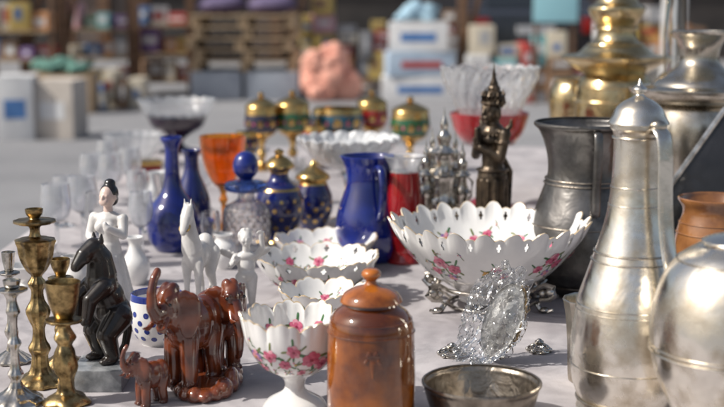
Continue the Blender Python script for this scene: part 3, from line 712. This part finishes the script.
g=G(); g.ring(.070*k,.010*k,0,36,8,mat=Matrix.Translation((.01*k,0,.655*k))@Matrix.Rotation(R(14),4,'Y')@Matrix.Diagonal((.8,1.05,1,1)))
for i in range(9):
    a=-1.2+.3*i; g.ell((.01*k+.068*k*cos(a),.075*k*sin(a),.635*k),.009*k,n=10,m=8)
g.build('necklace',bronze,de,(0,0,hz))
g=G(); g.ring(.084*k,.008*k,.44*k,36,8); g.build('belt',bronze,de,(0,0,hz))

# ================================================================= BLUE GLASS AND CERAMICS
sp=Spot(158,343)
p=[(16,343),(17,341),(23,333),(27,320),(27,306),(26,293)]
def dots(g,pp,q):
    S=Surf(pp)
    for rw in range(4):
        for i in range(12): dec(g,S,2*pi*(i+rw*.5)/12,S.Lz(sp.z(334-rw*8)),.0036,.0036,0,0,0,.0002,1,12)
cu=turned(sp,'spotted_cup',[porc,blu],p,t=.0028,n=48,matf=lambda r,z,i:1 if z>sp.z(299) else 0,extra=dots)
tag(cu,'white cup with dark blue spots and blue rim, behind the elephant calf','cup')
sp=Spot(229,331)
o=turned(sp,'silver_cup',silverc,[(9,331),(10,329),(13,321),(15,310)],t=.002,n=36); tag(o,'little silver cup behind the carved elephants','cup')

def vase(name,label,cat,px,y,prof,mat,t=None,floor=None,n=40,group=None,**k):
    sp=Spot(px,y); o=turned(sp,name,mat,prof,None,t,sp.z(floor) if floor else None,n,**k); tag(o,label,cat,group); return o,sp
vase('blue_bottle','cobalt blue long necked bottle, leftmost of the blue glass','bottle',174,250,[(17,250),(19,248),(25,238),(27,222),(23,207),(12,192),(8,178),(7,160),(7,148),(11,140),(11,137)],cobalt,.003)
vase('blue_bottle','darker cobalt bottle standing behind the leftmost long necked one','bottle',193,238,[(14,238),(16,236),(19,220),(18,200),(13,185),(8,172),(7,158),(10,150)],cobaltd,.003)
vase('white_vase','small white porcelain bud vase right of the lady figurine','vase',136,284,[(9,284),(10,282),(14,272),(14,262),(8,252),(6,244),(9,237)],porc,.0022)
vase('white_vase','white porcelain vase with wide mouth left of the lady figurine','vase',76,300,[(10,300),(12,298),(17,286),(17,274),(12,264),(13,256)],bisque,.0022)
vase('white_jug','little white porcelain pot between the horse and the crystal decanter','pot',224,268,[(9,268),(10,266),(14,256),(13,246),(8,239),(10,234)],porc,.0022)
vase('white_bowl','small white china bowl at the left behind the tallest brass candlestick','bowl',28,286,[(9,286),(10,284),(8,281),(16,274),(21,265)],porc,.0022)
vase('white_bowl','small white china bowl among the wine glasses near the left table edge','bowl',40,262,[(8,262),(9,260),(7,257),(14,251),(18,243)],porc,.0022)
vase('glass_tumbler','short clear cut glass tumbler between the white vase and the lady','tumbler',92,284,[(10,284),(11,282),(12,270),(13,258)],milky,.0026,sm=False)
vase('blue_tumbler','short cobalt glass tumbler in front of the orange goblet','tumbler',206,246,[(10,246),(11,244),(12,232),(14,220)],cobalt,.0025)
vase('milk_glass_vase','opal white glass vase behind the leftmost blue bottle','vase',158,216,[(9,216),(10,214),(12,204),(11,192),(7,182),(10,172)],opal,.003)
sp=Spot(247,252)
dc=thing('crystal_decanter','cut crystal decanter with blue glass collar and stopper','decanter',sp.loc)
def cutm(n,a): return lambda r,z,th:(r*(1+a*abs(sin(n*th+z*180))+a*abs(sin(n*th-z*180))),z)
turned(sp,'body',crystal,[(20,252),(22,250),(23,235),(23,215),(20,206),(10,200),(8,195),(8,189)],dc,t=.004,n=64,mod=cutm(8,.025),sm=False)
turned(sp,'collar',blueg,[(9,193),(20,190),(22,186),(20,182),(10,180)],dc,n=40)
turned(sp,'stopper',cobalt,[(6,181),(7,178),(12,172),(13,164),(10,156),(5,152),(0,151)],dc,n=32)
sp=Spot(224,228)
og=thing('orange_goblet','amber orange glass goblet on a stem, behind the blue bottles','goblet',sp.loc)
turned(sp,'foot',orangeg,[(14,228),(14,227),(5,224),(2.5,219),(2.5,205),(4.5,200),(2.8,194),(5,188)],og,n=32)
turned(sp,'bowl',orangeg,[(4.5,188),(11,182),(18,168),(21.5,152),(23,136)],og,t=.0022,floor=sp.z(184),n=40,mod=lambda r,z,th:(r*(1+.03*cos(10*th)),z))
def bluegold(name,label,cat,px,y,prof,dn,lid=None):
    sp=Spot(px,y); t=thing(name,label,cat,sp.loc); P=smooth(sp.p(prof),4); H=P[-1][1]
    def ex(g,pp,q):
        S=Surf(pp)
        for rw in range(4):
            for i in range(dn): dec(g,S,2*pi*(i+rw*.5)/dn,S.Lz(H*(.22+.12*rw)),.0032 if rw%2 else .0042,.0032 if rw%2 else .0042,0,0,0,.0003,1,10)
    turned(sp,'body',[cobaltd,gold],prof,t,t=.003,n=40,matf=lambda r,z,i:1 if (z<.05*H or .70<z/H<.75 or z>.93*H) else 0,extra=ex)
    if lid: turned(sp,'lid',[gold],lid,t,n=32)
bluegold('blue_gold_vase','dark blue vase with gold spots and gilt lid, right of the crystal decanter','vase',280,241,[(17,241),(15,236),(19,226),(24,213),(24,199),(19,187),(11,180),(9,173),(13,168)],11,[(12,168),(15,167),(14,163),(9,158),(4,155),(5,151),(0,148)])
bluegold('blue_gold_jar','dark blue and gold lidded jar, half hidden beside the blue jug','jar',313,230,[(12,230),(12,226),(19,212),(20,198),(15,184),(13,180)],9,[(12,180),(17,179),(16,174),(8,169),(3,165),(0,160)])
sp=Spot(369,259)
bj=thing('blue_jug','cobalt blue glass jug with loop handle, behind the porcelain bowls','jug',sp.loc)
turned(sp,'body',cobalt,[(27,259),(29,257),(33,247),(34,230),(32,213),(27,197),(23,184),(22,173),(23,164),(26,156)],bj,t=.003,n=56,mod=lambda r,z,th:(r*(1+.16*max(0,cos(th-pi*.95))**6*max(0,z/sp.z(156)-.75)*4),z))
e=lambda r,y:(sp.r(r,y),sp.z(y))
g=G(); g.strap([e(22,168),e(30,163),e(40,166),e(45,178),e(45,194),e(40,208),e(32,215)],Vector((.30,-.954,0)),.0062,12,.6); g.build('handle',cobalt,bj)
sp=Spot(404,262)
rv_=thing('red_vase','ruby red glass vase with pale flared mouth, right of the blue jug','vase',sp.loc)
turned(sp,'body',redg,[(17,262),(18,260),(15,250),(18,230),(18,205),(16,182),(15,172)],rv_,t=.003,n=40)
turned(sp,'lip',frost,[(15.2,172),(15.5,168),(18,162),(22,156)],rv_,t=.003,floor=sp.z(171),n=40)
sp=Spot(349,222)
cc=thing('crystal_compote','wide white cut glass compote on a stem, behind the blue jug','compote',sp.loc)
turned(sp,'foot',crystal,[(24,222),(24,220),(10,216),(5,210),(7,200),(4,190),(6,178),(8,172)],cc,n=36,sm=False)
turned(sp,'bowl',opal,[(7,172),(20,167),(34,158),(44,148),(50,139)],cc,t=.004,floor=sp.z(168),n=80,sm=False,mod=lambda r,z,th:(r*(1+.03*abs(sin(10*th+z*90))+.03*abs(sin(10*th-z*90))),z+.005*abs(sin(10*th))*max(0,z/sp.z(139)-.8)*5))
sp=Spot(488,206)
rc=thing('ruby_compote','ruby red glass compote under the big crystal bowl, behind the bronze figure','compote',sp.loc)
turned(sp,'foot',redg,[(24,206),(24,203),(10,196),(6,186),(8,170),(6,160),(9,150)],rc,n=36)
turned(sp,'bowl',redg,[(8,150),(22,145),(33,134),(38,120),(40,113)],rc,t=.004,floor=sp.z(145),n=48)
zt=sp.z(145)+.0005
s2=Spot(488,206)
pr=[(s2.r(16,145),0),(s2.r(26,140),.006),(s2.r(28,120),.05),(s2.r(34,105),.085),(s2.r(42,90),.115),(s2.r(48,75),.150)]
g=G(); q=hollow(smooth(pr,4),.005); H=pr[-1][1]
g.lathe(q,80,lambda r,z,th:(r*(1+.03*abs(sin(10*th+z*60))+.03*abs(sin(10*th-z*60))),z+.006*abs(sin(10*th))*max(0,z/H-.85)*6))
o=g.build('crystal_bowl',frost,None,s2.loc+Vector((0,0,zt)),sm=False); tag(o,'big cut crystal bowl with toothed rim, on top of the ruby compote','bowl')
sp=Spot(178,152)
ab=thing('footed_crystal_bowl','cut crystal bowl on a dark purple foot, back left of the table','bowl',sp.loc)
turned(sp,'foot',amethyst,[(20,152),(20,150),(8,146),(6,140),(14,134),(26,126),(30,116)],ab,n=36)
turned(sp,'bowl',frost,[(30,116),(33,112),(36,106),(38,102)],ab,t=.005,floor=sp.z(115),n=60,sm=False,mod=lambda r,z,th:(r*(1+.05*abs(sin(9*th))),z+.008*abs(sin(9*th))))
sp=Spot(134,166)
o=turned(sp,'crystal_bowl',frost,[(10,166),(11,164),(18,155),(25,144),(29,134)],t=.004,n=48,sm=False,mod=lambda r,z,th:(r*(1+.05*abs(sin(8*th))),z)); tag(o,'cut crystal bowl at the far left corner of the table','bowl')
sp=Spot(147,180)
rb=thing('trinket_box','small red and gold trinket box near the far left crystal','box',sp.loc,R(20))
redl=M('red_lacquer',(.38,.03,.03),(.25,.02,.02),rough=.3,coat=.5)
g=G(); g.box((0,0,.017),(.06,.045,.034),bev=.003); g.build('box_body',redl,rb); g=G(); g.box((0,0,.0415),(.064,.049,.012),bev=.004); g.build('lid',gold,rb)

def gilded(label,px,y,yt,r,col,lid=False):
    sp=Spot(px,y); hh=y-yt; t=thing('gilded_goblet',label,'goblet',sp.loc,group='gilded goblets at the back')
    yb=yt+hh*.5
    turned(sp,'stem',gold,[(r*.75,y),(r*.75,y-2),(r*.35,y-hh*.08),(r*.16,y-hh*.16),(r*.28,y-hh*.25),(r*.15,y-hh*.34),(r*.2,y-hh*.43),(r*.35,yb)],t,n=28)
    pr=[(r*.3,yb),(r*.8,yb-hh*.09),(r,yb-hh*.22),(r*.98,yb-hh*.36),(r*.9,yt)]
    z0,z1=sp.z(yb),sp.z(yt)
    def ex(g,pp,q):
        S=Surf(pp)
        for i in range(8): dec(g,S,2*pi*i/8,S.Lz(z0+(z1-z0)*.52),r*.16*sp.m,r*.2*sp.m,0,0,0,.0004,1,10); dec(g,S,2*pi*(i+.5)/8,S.Lz(z0+(z1-z0)*.52),r*.07*sp.m,r*.1*sp.m,0,0,0,.0004,2,8)
    turned(sp,'bowl',[col,gold,pk2],pr,t,t=.003,floor=sp.z(yb-2),n=36,matf=lambda a,z,i:1 if (z-z0)/(z1-z0)<.25 or (z-z0)/(z1-z0)>.82 else 0,extra=ex)
    if lid: turned(sp,'lid',gold,[(r*.9,yt),(r*.98,yt-1),(r*.8,yt-hh*.08),(r*.4,yt-hh*.14),(r*.12,yt-hh*.18),(r*.2,yt-hh*.22),(0,yt-hh*.27)],t,n=28)
greeng=M('green_enamel',(.01,.11,.04),(.006,.06,.02),rough=.1,coat=1); teal=M('teal_enamel',(.02,.10,.16),(.01,.06,.1),rough=.1,coat=1); navy=M('navy_enamel',(.012,.012,.05),(.008,.008,.03),rough=.1,coat=1); redn=M('red_enamel',(.35,.02,.02),(.2,.01,.01),rough=.1,coat=1)
gilded('gilded goblet with dark navy bowl and domed lid, leftmost of the back row',262,170,108,17,navy,True)
gilded('gilded goblet with green bowl and domed lid, in the back row',293,168,106,18,greeng,True)
gilded('large gilded goblet with wide teal bowl and flowers, middle of the back row',338,164,108,27,teal)
gilded('gilded goblet with red bowl and domed lid, beside the large teal one',372,160,104,16,redn,True)
gilded('gilded goblet with green bowl, behind the ruby red vase',410,172,112,20,greeng,True)
gilded('small gilded goblet with red bowl, between the green and the teal ones',315,176,126,12,redn)
gilded('small gilded goblet with navy bowl, beside the orange glass goblet',247,182,132,12,navy)

def wine(label,px,y,h,r,mt=None):
    sp=Spot(px,y); t=thing('wine_glass',label,'wine glass',sp.loc,group='clear wine glasses on the left')
    turned(sp,'stem',clear,[(r*.8,y),(r*.8,y-.8),(r*.2,y-3),(2.2,y-h*.12),(2,y-h*.4),(3,y-h*.46)],t,n=24)
    turned(sp,'bowl',mt or milky,[(2.8,y-h*.46),(r*.75,y-h*.54),(r,y-h*.7),(r*.95,y-h*.88),(r*.9,y-h)],t,t=.0020,floor=sp.z(y-h*.5),n=48,mod=lambda rr,z,th:(rr*(1+.03*abs(sin(6*th))),z))
for a in (('leftmost clear wine glass by the table edge',58,256,72,15),('clear wine glass second from the left table edge',84,246,70,15),('clear wine glass just left of the porcelain lady',100,268,76,13,crystal),
          ('clear wine glass farther back, above the porcelain lady',112,212,58,12),('clear wine glass right of the porcelain lady',142,258,66,12),('clear wine glass between the lady and the blue bottle',150,232,58,12,crystal),('clear wine glass in the row before the trinket box',131,200,52,11),('clear wine glass in front of the second blue bottle',211,266,54,10,crystal),
          ('clear stemmed glass in front of the gilded goblets',236,206,46,10),('clear stemmed glass beside the ruby vase',424,230,54,11),('short clear glass at the rear left table edge',66,226,50,12),
          ('clear wine glass behind the second one from the table edge',92,206,52,11),('clear wine glass at the far left before the crystal bowl',108,186,46,10),('clear stemmed glass behind the second blue bottle',204,210,50,11),('clear stemmed glass left of the opal vase',138,222,52,10),('clear stemmed glass behind the blue and gold vase',296,204,46,10)): wine(*a)

# ================================================================= BACKGROUND STALLS
def bg(px,y): return Spot(px,y,0)
card=M('cardboard',(.46,.33,.21),(.36,.26,.16),rough=.85,ns=6); cardw=M('white_carton',(.70,.70,.70),(.58,.58,.59),rough=.7,ns=5); bluep=M('blue_plastic',(.08,.2,.45),(.05,.14,.34),rough=.5,ns=6)
bluel=M('pale_blue_cloth',(.40,.58,.68),(.30,.46,.58),rough=.9,ns=6); greenc=M('teal_green_cloth',(.13,.27,.22),(.08,.18,.15),rough=.9,ns=6); pink=M('salmon_cloth',(.80,.42,.32),(.64,.28,.21),rough=.9,ns=5); purp=M('purple_sack',(.14,.11,.2),(.08,.06,.13),rough=.8,ns=5)
greyc=M('grey_plastic',(.36,.39,.44),(.25,.28,.33),rough=.6,ns=5); cyan=M('pale_cyan_board',(.36,.66,.72),(.30,.58,.66),rough=.5,ns=3)
hall=thing('market_hall','long brown market hall behind the stalls','building',(0,24,0))
g=G(); g.box((0,0,2.0),(60,.4,4.0)); g.build('wall',M('hall_wall',(.17,.135,.115),(.09,.07,.062),rough=.9,ns=.6),hall)
hroof=M('hall_roof',(.12,.11,.11),rough=.8,ns=1)
g=G(); g.box((0,.9,4.12),(62,4,.2)); g.build('roof',hroof,hall)
hd=M('hall_door',(.05,.042,.038),(.026,.023,.022),rough=.7,ns=2)
for i in range(-9,10):
    g=G(); g.box((i*3.1,-.215,1.25),(1.9,.03,2.3)); g.build('door',hd,hall)
    g=G(); g.box((i*3.1+1.55,-.3,2.0),(.2,.2,3.98)); g.build('pillar',brownw,hall)
def carton(label,x0,x1,y0,y1,mat,depth=.4,base=None,name='carton',cat='box',stripe=None,rz=0):
    sp=bg((x0+x1)/2,y1) if base is None else base[0]
    z0=0 if base is None else base[1]
    w=(x1-x0)*sp.m; hgt=sp.z(y0)-(z0)
    X=((x0+x1)/2-CX)*sp.d(z0)/F
    t=thing(name,label,cat,(X,sp.Y,z0),rz)
    g=G(); g.box((0,0,hgt/2),(w,depth,hgt),bev=.008); g.build('box_body',mat,t)
    for s in (-1,1):
        g=G(); g.box((s*w*.25,-.0,hgt+.006),(w*.49,depth*.98,.008),Matrix.Rotation(R(s*2),3,'Y')); g.build('flap',mat,t)
    if stripe: g=G(); g.box((0,-depth/2-.002,hgt*.5),(w*.6,.004,hgt*.3)); g.build('tape',stripe,t)
    return sp,hgt
carton('white carton with a blue panel standing on the asphalt at the far left',2,37,76,138,cardw,stripe=bluep,rz=R(7))
carton('pale cardboard carton right of the white one on the asphalt',40,82,80,137,M('pale_card',(.60,.54,.48),(.48,.43,.38),rough=.85,ns=6),stripe=cardw,rz=R(-6))
carton('brown carton behind the white cartons, under the green cloth',30,96,74,112,card)
def heap(name,label,cat,x0,x1,y0,y1,mat,ysup=None,seed=0,supz=None,it=2):
    sp=bg((x0+x1)/2,y1 if ysup is None else ysup); z0=0 if supz is None else supz
    w=(x1-x0)*sp.m/2; z1=sp.z(y0); hh=z1-z0; random.seed(seed)
    g=G()
    for i in range(26):
        a=random.uniform(0,6.28); q=random.uniform(0,.74); rr=random.uniform(.22,.38); zz=random.uniform(.12,.66)*(1-.5*q)
        g.ell((w*q*cos(a),w*.6*q*sin(a),hh*zz+hh*.03),(w*rr,w*rr*.8,hh*min(zz+.05,.30)))
    g.v=[(x,y,max(z,.0)) for x,y,z in g.v]
    o=g.fuse(name,mat,None,(sp.X,sp.Y,z0),0,1,.018,it)
    for v in o.data.vertices: v.co+=v.normal*(.05*noise.fractal(v.co*5,1,2,3)+.03*abs(noise.noise(v.co*11)))
    for v in o.data.vertices: v.co.z=max(v.co.z,0)
    tag(o,label,cat)
s_=bg(63,112)
heap('green_cloth_heap','muted teal green cloth draped on the brown carton','cloth',32,98,56,76,greenc,112,3,s_.z(74)+.012,it=9)
heap('salmon_bundle','pale salmon pink cloth bundle lying in the middle background','cloth bundle',294,366,36,100,pink,100,5,it=4)
for i,(x0,x1) in enumerate(((196,245),(249,300))):
    carton(['grey plastic crate under the left half of the pallet stack','grey plastic crate under the right half of the pallet stack'][i],x0,x1,70,97,greyc,.9,name='plastic_crate',cat='crate')
spp=bg(248,97); zt=spp.z(70)+.012
ords=['bottom','second','third','fourth','top']
for k in range(5):
    ph=.125; t=thing('wooden_pallet',ords[k]+' wooden pallet of the far stack','pallet',(spp.X+.04*math.sin(k*2.3),spp.Y,zt+k*ph),R(4*math.sin(k*3)),group='pallets in the far stack')
    for j in range(5):
        g=G(); g.box((0,-.38+j*.19,ph-.013),(1.2,.13,.022)); g.build('deck_board',palew,t)
    for j in range(3):
        g=G(); g.box((-.54+j*.54,0,.05),(.1,.85,.098)); g.build('bearer',palew,t)
for k,(px,lab) in enumerate(((222,'left purple sack lying on the pallet stack'),(272,'right purple sack lying on the pallet stack'))):
    g=G(); g.ell((0,0,.1),(.27,.25,.11)); g.ell((.12,0,.12),(.18,.2,.1)); g.ell((-.13,.02,.09),(.15,.2,.09)); g.v=[(x,y,max(z,0)) for x,y,z in g.v]
    o=g.fuse('sack',purp,None,((px-CX)*spp.m,spp.Y,zt+5*ph),0,1,.02,3); tag(o,lab,'sack',group='sacks on the pallet stack')
def rack(label,x0,x1,y,shelf_ys,H=1.7):
    sp=bg((x0+x1)/2,y); w=(x1-x0)*sp.m; t=thing('shelf_rack',label,'shelf',sp.loc)
    for sx in (-1,1):
        for dy in (-.18,.18):
            g=G(); g.box((sx*w/2,dy,H/2),(.05,.05,H)); g.build('post',brownw,t)
    zs=[]
    for yy in shelf_ys:
        z=sp.z(yy); zs.append(z); g=G(); g.box((0,0,z-.012),(w-.055,.46,.024)); g.build('shelf_board',palew,t)
    return sp,w,zs
cols={'red':(.48,.07,.06),'yellow':(.64,.47,.15),'blue':(.10,.20,.42),'white':(.72,.72,.72),'green':(.13,.30,.17),'orange':(.58,.28,.12),'pink':(.64,.37,.41),'black':(.03,.03,.03),'turquoise':(.18,.42,.45),'brown':(.28,.17,.10),'purple':(.21,.13,.30),'cream':(.64,.57,.45),'grey':(.38,.38,.39)}
cm={k:M(k+'_packing',v,rough=.5,ns=8) for k,v in cols.items()}
def packet(c,label,loc,bw,bh,bd=.2,cat='packet',sw=9):
    t=thing(cat,label,cat,loc,R(random.uniform(-sw,sw)))
    g=G(); g.box((0,0,bh/2),(bw,bd,bh),bev=.012); g.build('box_body',cm[c],t)
    g=G(); g.box((random.uniform(-.1,.1)*bw,-bd/2-.001,bh*random.uniform(.4,.6)),(bw*random.uniform(.35,.75),.003,bh*random.uniform(.25,.5))); g.build('paper_label',cm['white' if c not in('white','cream','yellow') else random.choice(('red','blue','brown','grey'))],t)
def goods(sp,w,zs,names,shelves,where):
    random.seed(len(names)+int(w*100))
    per=len(names)//len(zs); i=0
    for zi,z in enumerate(zs):
        cut=[0]
        for j in range(per): cut.append(cut[-1]+random.uniform(.5,1.6))
        for j in range(per):
            c=names[i]; i+=1; a,b=cut[j]/cut[-1],cut[j+1]/cut[-1]; bw=w*(b-a)*.90; bh=random.uniform(.12,.31); x=-w/2+w*(a+b)/2
            packet(c,c+' packet on the '+shelves[zi]+' shelf of the '+where,(sp.X+x,sp.Y-random.uniform(-.02,.1),sp.base+z),bw,bh,sw=20)
sp,w,zs=rack('wooden shelf rack full of packets at the left background',72,134,97,(84,56,28)); goods(sp,w,zs,['brown','yellow','white','red','cream','blue','orange','grey','pink','green','turquoise','purple'],['lowest','middle','upper'],'left rack')
sp,w,zs=rack('wooden shelf rack behind the white cartons at the far left',-8,58,104,(58,30)); goods(sp,w,zs,['blue','brown','purple','red','cream','white','yellow','orange'],['lower','upper'],'far left rack')
sp,w,zs=rack('wooden shelf rack just left of the pallet stack',142,192,93,(80,52,24)); goods(sp,w,zs,['brown','cream','red','purple','orange','yellow','blue','white','red'],['lowest','middle','upper'],'rack by the pallets')
# piles of goods between the stalls, column by column with uneven boxes
nth=['first','second','third','fourth','fifth','sixth','seventh']; lev=['bottom','second','third','fourth','fifth','sixth']
def pile(where,x0,x1,y,ytop,ncol,pal,seed):
    sp=bg((x0+x1)/2,y); w=(x1-x0)*sp.m; random.seed(seed); H=sp.z(ytop)
    cut=[0]
    for c in range(ncol): cut.append(cut[-1]+random.uniform(.6,1.5))
    for c in range(ncol):
        a,b=cut[c]/cut[-1],cut[c+1]/cut[-1]; z=0; r=0; Hc=H*random.uniform(.65,1.0)
        while z<Hc and r<6:
            k=random.choice(pal); bw=w*(b-a)*random.uniform(.72,.97); bh=random.uniform(.10,.34)
            packet(k,k+' box, '+lev[r]+' in column '+nth[c]+' of the '+where,(sp.X-w/2+w*(a+b)/2+random.uniform(-.03,.03),sp.Y+random.uniform(-.06,.06),z),bw,bh,.4,'box',sw=9)
            z+=bh+.002; r+=1
pile('pile behind the salmon bundle',300,388,91,2,5,['cream','brown','orange','grey','white','red','pink','white','yellow'],1)
pile('pile before the dark car',466,592,101,46,6,['brown','red','white','grey','blue','orange','cream','turquoise'],2)
pile('pile right of the car',594,700,94,6,5,['orange','cream','blue','yellow','white','red','brown','grey'],4)
pile('pile left of the car',440,470,90,6,2,['brown','white','grey','cream','red'],6)
pile('low pile before the left rack',96,150,108,86,4,['brown','cream','white','grey','blue'],9)
a=bg(418,100); carton('wide white carton at the bottom of the right hand stack',382,456,76,100,cardw,.5,stripe=bluep)
z=a.z(76)+.013; carton('pale blue carton in the middle of the right hand stack',386,452,52,76,M('pale_blue_carton',(.45,.55,.66),(.36,.46,.58),rough=.7,ns=5),.5,base=(a,z),stripe=cm['red'],rz=R(4))
z=a.z(52)+.013; carton('white carton on top of the right hand stack',390,448,22,52,cardw,.45,base=(a,z),stripe=bluep,rz=R(-5))
z=a.z(22)+.013; heap('blue_cloth_heap','pale blue cloth bundle on top of the white carton stack','cloth',392,446,0,22,bluel,100,8,z,it=5)
for lab,px,y,hh,lean in (('brown wooden post left of the dark car',462,99,2.2,0),('brown wooden post left of the salmon bundle',291,93,2.4,0),('brown wooden post at the far left rack',64,100,2.3,0),('brown wooden post right of the left rack',138,90,2.4,0),('brown wooden post at the left edge before the far rack',28,104,2.3,0)):
    sp=bg(px,y); t=thing('wooden_post',lab,'post',sp.loc); g=G(); g.box((0,0,hh/2),(.11,.11,hh),bev=.006); g.build('shaft',brownw,t); g=G(); g.box((0,.02,hh+.03),(.7,.08,.06)); g.build('crosspiece',brownw,t)
    g=G(); g.tube([(.05,.0,.62),(.42,.0,hh-.02)],.035,8); g.build('brace',brownw,t)
sp=bg(671,99); t=thing('pale_post','wide pale grey post behind the oil lamp chimney','post',sp.loc)
g=G(); g.box((0,0,1.4),(.22,.22,2.8),bev=.01); g.build('shaft',cardw,t); g=G(); g.box((0,0,.03),(.32,.32,.06),bev=.006); g.build('foot_plate',greyc,t)
# pale cyan board on two posts
sp=bg(553,104); t=thing('cyan_sign','blank pale cyan board on two posts in front of the dark car','sign',sp.loc)
w=44*sp.m; zb=sp.z(22)
g=G(); g.box((0,-.03,(zb+1.62)/2),(w,.02,1.62-zb),bev=.004); g.build('board',cyan,t)
for s in (-1,1): g=G(); g.box((s*(w/2-.04),.005,.82),(.04,.04,1.64)); g.build('post',brownw,t)
# dark parked car
sp=bg(535,86)
car=thing('parked_car','dark parked car with its rear towards the table','car',sp.loc,R(8))
paint=M('black_car_paint',(.03,.032,.04),(.02,.022,.028),rough=.2,coat=1,ns=3); tyre=M('tyre_rubber',(.02,.02,.02),rough=.9); wind=M('car_glass',(.02,.025,.03),rough=.05,coat=1); chrome=M('wheel_metal',(.5,.5,.52),rough=.3,metal=1); redlamp=M('tail_lamp',(.4,.02,.02),rough=.15,coat=1)
prof=[(0,.30),(-.02,.55),(.03,.92),(.25,.98),(.62,1.40),(1.3,1.48),(2.2,1.42),(2.9,1.0),(3.9,.88),(4.15,.70),(4.15,.32),(3.7,.26),(.5,.26)]
g=G(); n=len(prof); W=.86; vs=[]
for s in (-1,1):
    for y,z in prof: vs.append((s*(W if z<1.02 else W*.78),y,z))
g.add(vs,[tuple(range(n)),tuple(reversed(range(n,2*n)))]+[(i,n+i,n+(i+1)%n,(i+1)%n) for i in range(n)]); b=g.build('body',paint,car,ang=35)
for y in (.85,3.3):
    for s in (-1,1):
        T=Matrix.Translation((s*.80,y,.32))@Matrix.Rotation(R(90),4,'Y')
        g=G(); g.lathe([(0,-.1),(.28,-.1),(.32,-.07),(.32,.07),(.28,.1),(0,.1)],36,mat=T,cap=False); wl=g.build('wheel',tyre,car)
        g=G(); g.lathe([(0,-.11),(.18,-.108),(.2,-.1),(.2,.1),(.18,.108),(0,.11)],24,mat=T,cap=False); g.build('rim',chrome,wl)
g=G(); g.add([(-.60,.258,1.004),(.60,.258,1.004),(.52,.588,1.374),(-.52,.588,1.374)],[(0,1,2,3)]); g.build('rear_window',wind,car)
for s in (-1,1):
    g=G(); g.box((s*.72,-.005,.78),(.2,.06,.2),bev=.01); g.build('tail_light',redlamp,car)
g=G(); g.box((0,-.03,.45),(1.74,.14,.2),bev=.03); g.build('bumper',paint,car)
g=G(); g.box((0,-.01,.72),(.5,.03,.11)); g.build('number_plate',cardw,car)

# ================================================================= LIGHT, SKY, CAMERA
ts=Vector((-.72,-.20,.70)).normalized()
el=math.asin(ts.z); az=math.atan2(ts.x,ts.y)
w=bpy.data.worlds.new('World'); SC.world=w; w.use_nodes=True; nt=w.node_tree
bgn=nt.nodes['Background']; sk=nt.nodes.new('ShaderNodeTexSky'); sk.sky_type='NISHITA'; sk.sun_disc=False; sk.sun_elevation=el; sk.sun_rotation=az; sk.dust_density=4; sk.air_density=1
hs=nt.nodes.new('ShaderNodeHueSaturation'); hs.inputs['Saturation'].default_value=.75
nt.links.new(sk.outputs[0],hs.inputs['Color']); nt.links.new(hs.outputs[0],bgn.inputs[0]); bgn.inputs[1].default_value=.105
ld_=bpy.data.lights.new('sun','SUN'); ld_.energy=4.6; ld_.angle=R(.6); ld_.color=(1,.96,.89)
so=bpy.data.objects.new('sun',ld_); COL.objects.link(so); so.rotation_euler=(-ts).to_track_quat('-Z','Y').to_euler(); so.location=(-3,-2,6)
cd=bpy.data.cameras.new('camera'); co=bpy.data.objects.new('camera',cd); COL.objects.link(co)
cd.sensor_width=36; cd.sensor_fit='HORIZONTAL'; cd.lens=F/724*36; cd.clip_start=.05; cd.clip_end=1000
co.location=(0,0,CZ); co.rotation_euler=(pi/2-PITCH,0,0)
cd.dof.use_dof=True; cd.dof.focus_distance=1.50; cd.dof.aperture_fstop=4.6; cd.dof.aperture_blades=7
SC.camera=co
SC.view_settings.view_transform='Standard'; SC.view_settings.look='None'; SC.view_settings.exposure=0
